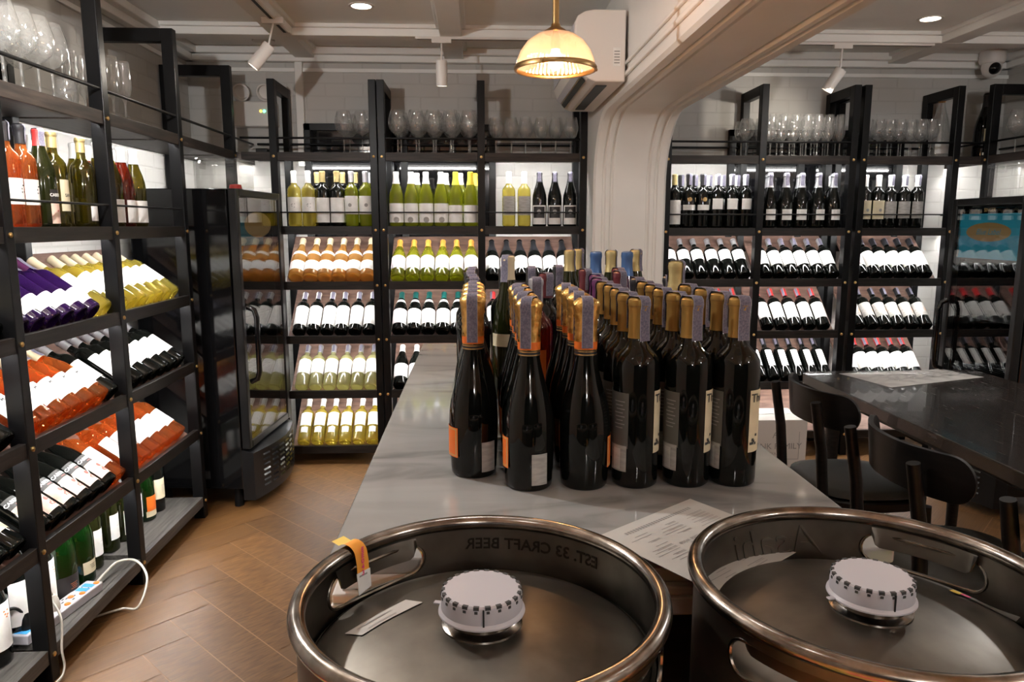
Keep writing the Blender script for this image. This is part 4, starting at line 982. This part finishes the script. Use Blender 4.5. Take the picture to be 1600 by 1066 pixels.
s1 = dome_sheet((-.100, .028), (.86, .75), (-.85, .5), .075, .022, 'sticker', 'paper', k1)
for i, (dx, dy) in enumerate(((-.118, .018), (-.112, .022), (-.106, .015))):
    o = dome_sheet((dx + .005, dy + .004), (.86, .75), (-.85, .5), .034, .0012, 'sticker_print', 'ink_grey', s1); o.location.z = .0006
for v_ in s1.data.vertices: pass
s2 = dome_sheet((.148, .030), (.6, -.8), (.8, .6), .060, .014, 'sticker', 'label_dim', k2); 
s3 = dome_sheet((.128, .052), (.6, -.8), (.8, .6), .010, .012, 'sticker', 'tag_yellow', k2); s3.location.z = .0006
s4 = dome_sheet((.134, .044), (.6, -.8), (.8, .6), .009, .008, 'sticker', 'pink_ink', k2); s4.location.z = .0009
# ribbon tied over the rim of the left keg with a hanging tag
def ribbon():
    t = thing('ribbon_tag', 'yellow and orange ribbon tag looped over the left keg rim', 'tag', (0.003, .683, 0))
    a = R(143); er = Vector((math.cos(a), math.sin(a), 0)); et = Vector((-math.sin(a), math.cos(a), 0))
    path = []; rc = .0115; cz = ZK - .0085
    for k in range(13):
        th = R(-60 + 20 * k); path.append((R0k - math.cos(th + PI) * rc * 1.0, cz + math.sin(th) * rc))
    path = [(R0k + .030, ZK - .004), (R0k + .018, ZK + .003)]
    for k in range(9):
        th = R(50 + 17 * k); path.append((R0k + math.cos(th) * rc, cz + math.sin(th) * rc))
    path += [(R0k - .0125, cz - .012), (R0k - .012, cz - .024)]
    mb = MB(); vs = []
    for i, (rr, z) in enumerate(path):
        sl = .010 - i * .0008
        for s_ in (-.009, .009): p = er * rr + et * (s_ + sl); vs.append((p.x, p.y, z))
    n = len(path); half = 7
    mb.add(vs, [])
    for i in range(n - 1): mb.f.append((2 * i, 2 * i + 1, 2 * i + 3, 2 * i + 2)); mb.m.append(0 if i < 4 else 1)
    mb.build('ribbon', ['tag_yellow', 'tag_orange'], t, True)
    # pink code letters on the inside leg
    q = MB(); 
    for i, ch in enumerate('EE043'):
        z = cz + .004 - i * .0068; p = er * (R0k - .0137) + et * .002
        Mx = Matrix.Translation((p.x, p.y, z)) @ Matrix(((-et.x, 0, -er.x, 0), (-et.y, 0, -er.y, 0), (0, 1, 0, 0), (0, 0, 0, 1)))
        text_flat(q, ch, .008, Mx, bold=.0003)
    q.build('ribbon_print', 'pink_ink', t)
    g = MB(); zt = cz - .022; c_ = er * (R0k - .0125) + et * .0
    def C(s_, z, o_=0): p = c_ + et * s_ - er * o_; return (p.x, p.y, z)
    g.add([C(-.009, zt), C(.011, zt), C(.009, zt - .026), C(-.010, zt - .022), C(-.009, zt, .0008), C(.011, zt, .0008), C(.009, zt - .026, .0008), C(-.010, zt - .022, .0008)],
          [(0, 1, 2, 3), (7, 6, 5, 4), (0, 4, 5, 1), (1, 5, 6, 2), (2, 6, 7, 3), (3, 7, 4, 0)])
    tg = g.build('paper_tag', 'label_white', t)
    g = MB(); g.add([C(-.004, zt - .003, .0011), C(.008, zt - .003, .0011), C(.008, zt - .005, .0011), C(-.004, zt - .005, .0011)], [(0, 1, 2, 3)]); g.build('tag_print', 'ink_grey', tg)
R0k = .177
ribbon()
# low black stand carrying both kegs
b = MB(); b.box(-.20, .61, .48, .862, ZSTAND - .03, ZSTAND); st = thing('keg_stand', 'low black table carrying both kegs in front of the bar', 'stand', (0, 0, 0)); b.build('top', 'black_wood', st, bevel=.003)
for x in (-.18, .59):
    for y in (.50, .842): MB().box(x - .02, x + .02, y - .02, y + .02, 0, ZSTAND - .03).build('leg', 'black_metal', st)

# ================================================================== TABLE, CHAIRS
def table():
    t = thing('dining_table', 'dark wooden dining table with rounded corners right of the bar', 'table', (0, 0, 0))
    x0, x1, y0, y1, rc = 1.355, 2.12, 1.05, 2.99, .06; out = []
    for cx_, cy_, a0 in ((x1 - rc, y1 - rc, 0), (x0 + rc, y1 - rc, 90), (x0 + rc, y0 + rc, 180), (x1 - rc, y0 + rc, 270)):
        for k in range(7): a = R(a0 + 15 * k); out.append((cx_ + rc * math.cos(a), cy_ + rc * math.sin(a)))
    n = len(out); mb = MB(); mb.add([(x, y, .708) for x, y in out] + [(x, y, .75) for x, y in out], [tuple(range(n))[::-1], tuple(range(n, 2 * n))] + [(i, (i + 1) % n, (i + 1) % n + n, i + n) for i in range(n)])
    mb.build('tabletop', 'dark_wood', t, bevel=.004)
    MB().box(x0 + .08, x1 - .08, y0 + .08, y1 - .08, .665, .708).build('apron', 'black_wood', t)
    for x in (x0 + .11, x1 - .11):
        for y in (y0 + .11, y1 - .11): MB().lathe([(0, 0), (.020, 0), (.030, .66), (0, .66)], 20, (x, y, 0)).build('leg', 'black_wood', t, True)
table()
def bag():
    rnd = random.Random(5); n = 22; P0 = [Vector(p) for p in ((1.50, 2.93), (2.0, 2.985), (2.055, 2.83), (1.57, 2.66))]; vs = []
    for i in range(n + 1):
        for j in range(n + 1):
            u, v = i / n, j / n; p = P0[0].lerp(P0[1], u).lerp(P0[3].lerp(P0[2], u), v)
            e = min(u, 1 - u, v, 1 - v) * 8; z = .7512 + min(1, e) * (.004 + .009 * abs(math.sin(u * 17 + v * 9 + 2 * math.sin(v * 11))) * rnd.uniform(.6, 1)); vs.append((p.x, p.y, z))
    mb = MB(); mb.add(vs, [(i * (n + 1) + j, (i + 1) * (n + 1) + j, (i + 1) * (n + 1) + j + 1, i * (n + 1) + j + 1) for i in range(n) for j in range(n)])
    m = mat('film', (.88, .87, .84), .14, coat=.4); nt = m.node_tree; b_ = nt.nodes['Principled BSDF']; b_.inputs['Alpha'].default_value = .6
    M['film'] = m
    tag(mb.build('plastic_bag', 'film', smooth=True), 'crumpled clear plastic bag lying flat on the far end of the table', 'plastic bag')
bag()
def chair(x, y, rz, label):
    """faces +X locally; backrest toward -X"""
    t = thing('dining_chair', label, 'chair', (x, y, 0), rz, 'black bentwood chairs at the table')
    # seat
    mb = MB(); pr = []
    def sup(rr, n=28): return [(rr * .21 * (abs(math.cos(a)) ** .7) * (1 if math.cos(a) > 0 else -1), rr * .215 * (abs(math.sin(a)) ** .7) * (1 if math.sin(a) > 0 else -1)) for a in [2 * PI * k / n for k in range(n)]]
    def stack(mb, layers):
        vs = []; n = 28
        for rr, z in layers: vs += [(p[0], p[1], z) for p in sup(rr)]
        fs = [(l * n + i, l * n + (i + 1) % n, (l + 1) * n + (i + 1) % n, (l + 1) * n + i) for l in range(len(layers) - 1) for i in range(n)]
        fs += [tuple(range(n))[::-1], tuple((len(layers) - 1) * n + i for i in range(n))]; mb.add(vs, fs)
    stack(mb, [(.96, .415), (1.0, .42), (1.0, .445), (.97, .45)]); mb.build('seat_frame', 'chair_wood', t, True, auto=40)
    mb = MB(); stack(mb, [(.90, .451), (.95, .458), (.93, .470), (.80, .478), (.4, .482)]); mb.build('seat', 'seat_vinyl', t, True, auto=60)
    for s in (-1, 1):
        MB().tube([(-.235, s * .165, 0), (-.205, s * .165, .25), (-.19, s * .165, .45), (-.205, s * .165, .62), (-.235, s * .165, .785)], [.013, .016, .019, .018, .0165], 14).build('rear_leg', 'chair_wood', t, True)
        MB().tube([(.19, s * .17, 0), (.17, s * .165, .42)], [.012, .018], 14).build('front_leg', 'chair_wood', t, True)
        MB().tube([(-.21, s * .165, .22), (.182, s * .168, .22)], .009, 10).build('stretcher', 'chair_wood', t, True)
    MB().tube([(-.19, -.165, .28), (-.19, .165, .28)], .009, 10).build('stretcher', 'chair_wood', t, True)
    # curved backrest plate: rounded ends, hugging the sitter
    n = 40; vs = []; hz, hy = .060, .237; T_b = .014
    for i in range(n + 1):
        s = -math.cos(PI * i / n); yy = hy * s; e = 1 - max(0, (abs(s) - .80) / .20) ** 2.6; hh = hz * max(.02, math.sqrt(max(0, e)))
        # curve: middle bulges backward
        xx = -.205 - .03 * 0 + .10 * abs(s) ** 2.2 - .018; nx, ny = 1, -.9 * abs(s) ** 1.2 * (1 if s > 0 else -1); l = math.hypot(nx, ny); nx /= l; ny /= l
        lean = .10
        for (o_, z) in ((0, -hh), (0, hh), (T_b, hh), (T_b, -hh)): vs.append((xx + nx * o_ - lean * z, yy + ny * o_, .752 + z))
    fs = [(0, 1, 2, 3), tuple(n * 4 + k for k in (3, 2, 1, 0))] + [(i * 4 + k, (i + 1) * 4 + k, (i + 1) * 4 + (k + 1) % 4, i * 4 + (k + 1) % 4) for i in range(n) for k in range(4)]
    MB().add(vs, fs).build('backrest', 'chair_wood', t, True, auto=40)
    return t
chair(1.345, 2.47, R(0), 'farthest of the three black bentwood chairs along the table')
chair(1.305, 1.84, R(-2), 'middle black bentwood chair, its curved back nearest the bar corner')
chair(1.37, 1.29, R(4), 'nearest black bentwood chair, cut off at the right edge')

# ================================================================== FRIDGES
def fridge(label, origin, rz, W_, D_, H_, hinge_text, handle_u=.05, banner='teal_panel'):
    t = thing('display_fridge', label, 'fridge', origin, rz); z0 = .30
    sh = MB(); sh.box(0, W_, .045, D_, .06, H_ - .0); sh2 = sh
    c = MB()   # shell: back, sides, top, bottom
    c.box(0, .03, .045, D_, .10, H_); c.box(W_ - .03, W_, .045, D_, .10, H_); c.box(.03, W_ - .03, D_ - .03, D_, .10, H_); c.box(.03, W_ - .03, .045, D_ - .03, H_ - .05, H_); c.box(.03, W_ - .03, .045, D_ - .03, .10, z0)
    c.build('cabinet', 'black_gloss', t, bevel=.004)
    for z in (.62, .90, 1.18):
        g = MB(); 
        for k in range(9): g.box(.035, W_ - .035, .07 + k * (D_ - .13) / 8 - .002, .07 + k * (D_ - .13) / 8 + .002, z, z + .004)
        g.box(.035, .042, .06, D_ - .04, z - .004, z); g.box(W_ - .042, W_ - .035, .06, D_ - .04, z - .004, z); g.build('wire_shelf', 'black_metal', t)
    d = MB(); f = .035
    d.box(0, f, 0, .04, z0, H_); d.box(W_ - f, W_, 0, .04, z0, H_); d.box(f, W_ - f, 0, .04, z0, z0 + f); d.box(f, W_ - f, 0, .04, H_ - f, H_)
    dr = d.build('door', 'black_plastic', t, bevel=.005)
    MB().box(f, W_ - f, .006, .012, z0 + f, H_ - f).build('door_glass', 'pane', dr)
    # banner behind the glass
    b = MB(); zb0, zb1 = H_ - .29, H_ - .075; b.box(f + .01, (W_ - f - .01) if hinge_text else W_ * .60, .016, .018, zb0 if hinge_text else zb0 + .03, zb1 if hinge_text else zb1 - .05); bn = b.build('banner', banner, dr)
    o_ = MB(); n = 32; cz = (zb0 + zb1) / 2; o_.add([(W_ * .5 + W_ * .30 * math.cos(2 * PI * k / n), .0150, cz + .02 + (.045 if hinge_text else .062) * math.sin(2 * PI * k / n)) for k in range(n)], [tuple(range(n))]); ov = o_.build('oval_badge', 'gold_print', bn)
    if hinge_text:
        x = MB(); Mx = Matrix.Translation((W_ / 2, .0145, zb1 + .016)) @ Matrix.Rotation(PI / 2, 4, 'X'); text_flat(x, 'SINGER', .024, Mx, bold=.0004)
        for k in range(40):   # scroll border
            u = f + .012 + (W_ - 2 * f - .024) * k / 39
            if abs(u - W_ / 2) > .06: x.lathe([(.003, 0), (.006, 0), (.006, .0008), (.003, .0008)], 8, close=True)
            if abs(u - W_ / 2) > .06:
                m_ = 32; 
                for q in range(m_): v_ = x.v[-m_ + q]; x.v[-m_ + q] = (u + v_[0], .0147, zb1 + .012 + .006 * math.sin(k * 1.3) + v_[1])
        for k in range(16):
            x.lathe([(.003, 0), (.007, 0), (.007, .0008), (.003, .0008)], 8, close=True)
            for q in range(32): v_ = x.v[-32 + q]; x.v[-32 + q] = (f + .016 + v_[0] + .004 * math.sin(k), .0147, zb0 + .01 + k * .014 + v_[1])
        x.build('gold_lettering', 'gold_print', bn)
        x = MB(); Mx = Matrix.Translation((W_ / 2, .0146, cz + .02)) @ Matrix.Rotation(PI / 2, 4, 'X'); text_flat(x, 'Blue Label', .04, Mx, shear=.3); x.build('script_print', 'teal_panel', bn)
    hd = MB(); hu = handle_u; pts = [(hu, -.002, .62), (hu, -.035, .635), (hu, -.045, .67), (hu, -.045, .93), (hu, -.035, .965), (hu, -.002, .98)]
    hd.tube(pts, .013, 12); hd.build('handle', 'black_gloss', dr, True)
    # bowed lower grille
    g = MB(); n = 12; vs = []
    for i in range(n + 1):
        u = W_ * i / n; v = -.012 - .05 * math.sin(PI * i / n)
        vs += [(u, v, .045), (u, v, z0 - .02), (u, .045, z0 - .005), (u, .045, .045)]
    fs = [(i * 4 + k, (i + 1) * 4 + k, (i + 1) * 4 + (k + 1) % 4, i * 4 + (k + 1) % 4) for i in range(n) for k in range(4)] + [(3, 2, 1, 0), tuple(n * 4 + k for k in range(4))]
    g.add(vs, fs); gr = g.build('lower_grille', 'black_plastic', t, True, auto=40)
    s = MB()
    for k in range(7):
        z = .09 + k * .026
        for i in range(6):
            u0 = W_ * (.12 + i * .13); u1 = u0 + W_ * .09; va = -.0135 - .05 * math.sin(PI * u0 / W_); vb = -.0135 - .05 * math.sin(PI * u1 / W_)
            s.add([(u0, va, z), (u1, vb, z), (u1, vb, z + .010), (u0, va, z + .010), (u0, va - .004, z + .002), (u1, vb - .004, z + .002)], [(0, 1, 5, 4), (4, 5, 2, 3)])
    s.build('louver', 'black_gloss', gr)
    for u in (.05, W_ - .05):
        for v in (.09, D_ - .06): MB().lathe([(0, 0), (.022, 0), (.018, .10), (0, .10)], 14, (u, v, 0)).build('foot', 'black_metal', t, True)
    return t
fridge('upright black display fridge in the left corner with gold oval on glass', (-1.085, 3.455, 0), R(86), .60, .50, 1.525, False, banner='teal_dim')
fridge('black glass-door drinks fridge at right edge with turquoise banner', (2.42, 3.69, 0), R(-90), .52, .40, 1.49, True, .03)

# clear boxes above the fridges
def clear_box(x, y, z, label, w_=.26, d_=.20, h_=.13, rz=0, red=True):
    t = thing('plastic_container', label, 'plastic box', (x, y, z), rz)
    MB().box(-w_ / 2, w_ / 2, -d_ / 2, d_ / 2, 0, h_).build('tub', 'clear_plastic', t, bevel=.012)
    MB().box(-w_ / 2 - .006, w_ / 2 + .006, -d_ / 2 - .006, d_ / 2 + .006, h_ - .004, h_ + .012).build('lid', 'clear_plastic', t, bevel=.005)
    MB().box(-w_ / 2 - .012, -w_ / 2, -.03, .03, h_ - .03, h_ + .006).build('latch', 'clear_plastic', t, bevel=.003)
    if red: MB().lathe([(0, .002), (.03, .002), (.026, .02), (0, .024)], 16, (.06, -.05, .004)).build('red_lump', 'cap_red', t, True)
clear_box(-1.20, 3.68, 1.526, 'clear plastic storage box sitting on top of the left fridge', .20, .24)
clear_box(2.62, 3.50, 1.491, 'clear plastic container on top of the right fridge', .18, .2, .15, red=False)

# white carton by the shelves
def carton():
    t = thing('wine_carton', 'white wine carton printed FRANK FAMILY standing on the floor by shelves', 'box', (1.59, 3.86, 0))
    MB().box(-.19, .17, -.13, .13, 0, .335).build('box_body', 'cardboard_white', t, bevel=.002)
    f = MB(); f.box(-.189, .169, -.004, .004, .3355, .337); f.build('packing_tape', 'label_white', t)
    p = MB(); Mx = lambda x, z: Matrix.Translation((x, -.1312, z)) @ Matrix.Rotation(PI / 2, 4, 'X')
    text_flat(p, 'FRANK FAMILY', .046, Mx(-.01, .19)); text_flat(p, 'VINEYARDS', .022, Mx(-.01, .15)); text_flat(p, 'FF', .045, Mx(0, .25), shear=.4)
    for (a, b_, c, d_) in ((-.15, .13, .118, .120), (-.15, -.148, .12, .27), (.128, .13, .12, .27)): p.box(a, b_, -.1312, -.1306, c, d_)
    p.build('carton_print', 'ink_grey', t)
carton()

# ================================================================== GLASSES
GP = {}
def gprof(kind):
    if kind == 'wine': return [(.034, 0), (.033, .002), (.012, .005), (.0045, .010), (.0036, .03), (.0036, .085), (.006, .094), (.020, .102), (.034, .117), (.0415, .140), (.0415, .160), (.036, .190), (.031, .212)]
    if kind == 'big': return [(.040, 0), (.039, .002), (.013, .006), (.005, .012), (.004, .03), (.004, .095), (.007, .104), (.026, .112), (.044, .132), (.052, .160), (.050, .190), (.041, .225), (.036, .240)]
    if kind == 'flute': return [(.033, 0), (.032, .002), (.010, .006), (.004, .012), (.0036, .07), (.006, .085), (.018, .100), (.026, .130), (.0275, .165), (.0255, .205), (.023, .232)]
    if kind == 'tumbler': return [(0, .004), (.024, .004), (.034, .012), (.039, .04), (.037, .075), (.032, .098)]
GL_PROTO = {}
def glass(kind, loc, label, group, name='wine_glass', s=1.0):
    if kind not in GL_PROTO: o = MB().lathe(gprof(kind), 28).build(name, 'clear_glass', smooth=True, auto=80); GL_PROTO[kind] = o
    else: o = GL_PROTO[kind].copy(); COL.objects.link(o)
    o.location = loc; o.rotation_euler = (0, 0, random.random() * 6); o.scale = (s, s, s)
    tag(o, label, 'glass', group)
RW = ['front row', 'middle row', 'back row']
def glasses(origin, rz, u0, u1, n, rows, z, kind, desc, where, frm, v0=.06, dv=.10, s=1.0, skip=()):
    Rz = Matrix.Rotation(rz, 3, 'Z')
    for r_ in range(rows):
        for i in range(n):
            if (r_, i) in skip: continue
            p = Rz @ Vector((u0 + (u1 - u0) * (i + .5) / n + random.uniform(-.004, .004) + (.01 if r_ % 2 else 0), v0 + dv * r_ + random.uniform(-.004, .004), z)) + Vector(origin)
            glass(kind, p, f'{ORD[i]} {desc} {frm}, {RW[r_]}, {where}', f'{desc}es on {where}', s=s)
zt = ZL[5]
glasses(LO, LR, near[0] + .05, near[1], 6, 3, zt, 'big', 'large wine glass', 'top of nearest left-wall bay', FC, .07, .105, skip=((0, 0), (0, 1), (1, 0), (2, 0)))
glasses(LO, LR, mid[0], mid[1] - .12, 5, 3, zt, 'big', 'large wine glass', 'top of middle left-wall bay', FC, .07, .105)
glass('tumbler', (XF - .10, mid[1] - .045, zt), 'stemless tumbler glass at the end of the left-wall glass row', 'stemless glasses')
glasses(LO, LR, far[0] + .09, far[0] + .37, 3, 2, zt, 'flute', 'tall flute glass', 'top of left-wall bay beside fridge', FC, .09, .11, s=1.02)
glasses(BO, 0, bA[1] - .20, bA[1], 2, 2, zt, 'big', 'round wine glass', 'top of back bay beside fridge', FL, .08, .12, s=.95)
glasses(BO, 0, bB[0] + .01, bB[1], 5, 3, zt, 'big', 'round wine glass', 'top of middle back bay', FL, .06, .10, s=.97)
glasses(BO, 0, bC[0] + .02, bC[1], 6, 2, zt, 'wine', 'small wine glass', 'top of back bay left of pillar', FL, .09, .10, s=.95)
zt = ZR[5]
glasses(RO, 0, bE[0], bE[1], 7, 3, zt, 'flute', 'tall wine glass', 'top of second bay right of pillar', FL, .06, .09)
glasses(RO, 0, bF[0], bF[1] - .04, 7, 2, zt, 'wine', 'plain wine glass', 'top of third bay right of pillar', FL, .09, .10)
glasses(RO, 0, bD[1] - .09, bD[1], 1, 2, zt, 'wine', 'lone wine glass', 'top of bay right of pillar', FL, .10, .11)
for k in range(3): glass('big', (XRF + .10 + .09 * k, 4.02 - .10 * (k % 2), zt), f"{['left', 'middle', 'right'][k]} large wine glass on top shelf at the right edge", 'large glasses at right edge')
def glass_tray(x, y, z, w_, label):
    t = thing('glass_rack', label, 'glass rack', (x, y, z)); f = MB()
    for (a, b_) in ((0, .004), (w_ - .004, w_)):
        f.box(a, b_, .0, .004, 0, .075); f.box(a, b_, .17, .174, 0, .075); f.box(a, b_, 0, .174, .071, .075)
    f.box(0, w_, 0, .004, .071, .075); f.box(0, w_, .17, .174, .071, .075); f.box(0, w_, 0, .174, .0, .003)
    f.build('rack_frame', 'black_metal', t)
glass_tray(.065, YBK + .045, ZL[5], .49, 'thin metal rack frame around the small glasses left of the pillar')
# bottles on the top shelf, right corner
S('brandy', 'magnum', 'clear_glass', 'cap_orange', .05, [L_(.03, .09, 'label_white', 50)], name='brandy_bottle', cat='spirits bottle')
S('top_magnum', 'magnum', 'dark_glass', 'cap_black', .08, [L_(.10, .17, 'label_cream', 45), L_(.02, .035, 'label_white', 45)], cat='champagne bottle', name='champagne_bottle')
put_bottle('brandy', Vector((2.74, 4.36, ZR[5])), (0, 0, 0), 'clear spirits bottle with amber stopper on the top shelf, right corner', 'display bottles')
put_bottle('top_magnum', Vector((2.99, 4.33, ZR[5])), (0, 0, .2), 'large black champagne bottle on the top shelf in the right corner', 'large display bottles')
# small dark router-like box on left rear top shelf
tag(MB().box(-1.215, -1.15, YBK + .12, YBK + .2, ZL[5] + .0, ZL[5] + .03).build('small_box', 'black_plastic', bevel=.004), 'tiny black box on the top shelf under the wall light box', 'box')

# ================================================================== POWER STRIPS, CABLES
def power_strip(x, y, z, rz, L_s, label, plugs=(0.3,), extras=True):
    t = thing('power_strip', label, 'power strip', (x, y, z), rz)
    MB().box(-.03, .03, -L_s / 2, L_s / 2, 0, .032).build('housing', 'white_plastic', t, bevel=.004)
    n = 3
    for k in range(n):
        c = -L_s / 2 + .06 + k * .072
        s = MB()
        for dx, dy in ((-.012, -.008), (.012, -.008), (0, .012)): s.box(dx - .002, dx + .002, c + dy - .005, c + dy + .005, .032, .0325)
        s.build('socket', 'dark_slot', t)
        MB().lathe([(0, 0), (.010, 0), (.009, .003), (0, .0035)], 16, (-.018 if False else .016, c + .030, .0315)).build('switch', 'orange_print', t, True)
    b = MB(); c = L_s / 2 - .045; b.box(-.02, .02, c - .03, c - .008, .032, .0326); b.box(-.02, .02, c, c + .022, .032, .0326); b.build('sticker', 'blue_print', t)
    return t
power_strip(XF - .072, 2.345, ZL[0], R(-8), .25, 'white power strip with orange switches on the bottom left shelf')
power_strip(XF - .105, 2.165, ZL[0], R(-4), .085, 'short white socket block left of the long power strip')
def plug(x, y, z, label, m):
    t = thing('power_plug', label, 'plug', (x, y, z)); b = MB(); b.lathe([(0, 0), (.018, 0), (.019, .012), (.015, .035), (.009, .050), (0, .052)], 16); b.build('plug_body', m, t, True); return t
plug(XF - .085, 2.275, ZL[0] + .0328, 'white plug pushed into the long power strip', 'cable_white')
plug(XF - .107, 2.165, ZL[0] + .0328, 'black plug in the short socket block', 'black_plastic')
def bez(pts, n=10):
    P = [Vector(p) for p in pts]; P = [P[0] * 2 - P[1]] + P + [P[-1] * 2 - P[-2]]; out = []
    for i in range(1, len(P) - 2):
        for k in range(n):
            t = k / n; a, b_, c, d = P[i - 1:i + 3]
            out.append(.5 * ((2 * b_) + (-a + c) * t + (2 * a - 5 * b_ + 4 * c - d) * t * t + (-a + 3 * b_ - 3 * c + d) * t ** 3))
    return out + [P[-2]]
z0 = ZL[0]
def cable(pts, r_, m, label): tag(MB().tube(bez(pts), r_, 8).build('power_cable', m, smooth=True), label, 'cable')
cable([(XF - .085, 2.275, z0 + .080), (XF - .083, 2.255, z0 + .11), (XF - .06, 2.215, z0 + .11), (XF - .005, 2.17, z0 + .06), (XF + .012, 2.13, z0 - .02), (XF + .02, 2.12, .03), (XF + .015, 2.08, .007), (XF - .03, 1.98, .006), (XF - .10, 1.8, .006)], .0036, 'cable_white', 'pale cable dropping from the plug over the shelf front to the floor')
cable([(XF - .055, 2.468, z0 + .018), (XF - .05, 2.53, z0 + .03), (XF - .035, 2.60, z0 + .04), (XF + .03, 2.60, z0 + .04), (XF + .10, 2.52, z0 + .01), (XF + .09, 2.46, .04), (XF + .01, 2.50, .012), (XF - .08, 2.44, .006), (XF - .2, 2.3, .006)], .0042, 'cable_white', 'pale cable looping out over the bottom shelf beside the power strip')
cable([(XF - .107, 2.165, z0 + .080), (XF - .12, 2.12, z0 + .12), (XF - .15, 2.03, z0 + .10), (XF - .19, 1.88, z0 + .10), (XF - .20, 1.80, z0 + .12), (XF - .18, 1.72, z0 + .10), (XF - .2, 1.65, z0 + .008)], .005, 'black_plastic', 'black cable looping from the black plug on the bottom shelf')

# ------------------------------------------------------------------ label check
for o in COL.objects:
    if o.parent is None and 'label' in o and not 4 <= len(o['label'].split()) <= 16: print('LABEL LEN', len(o['label'].split()), o['label'])
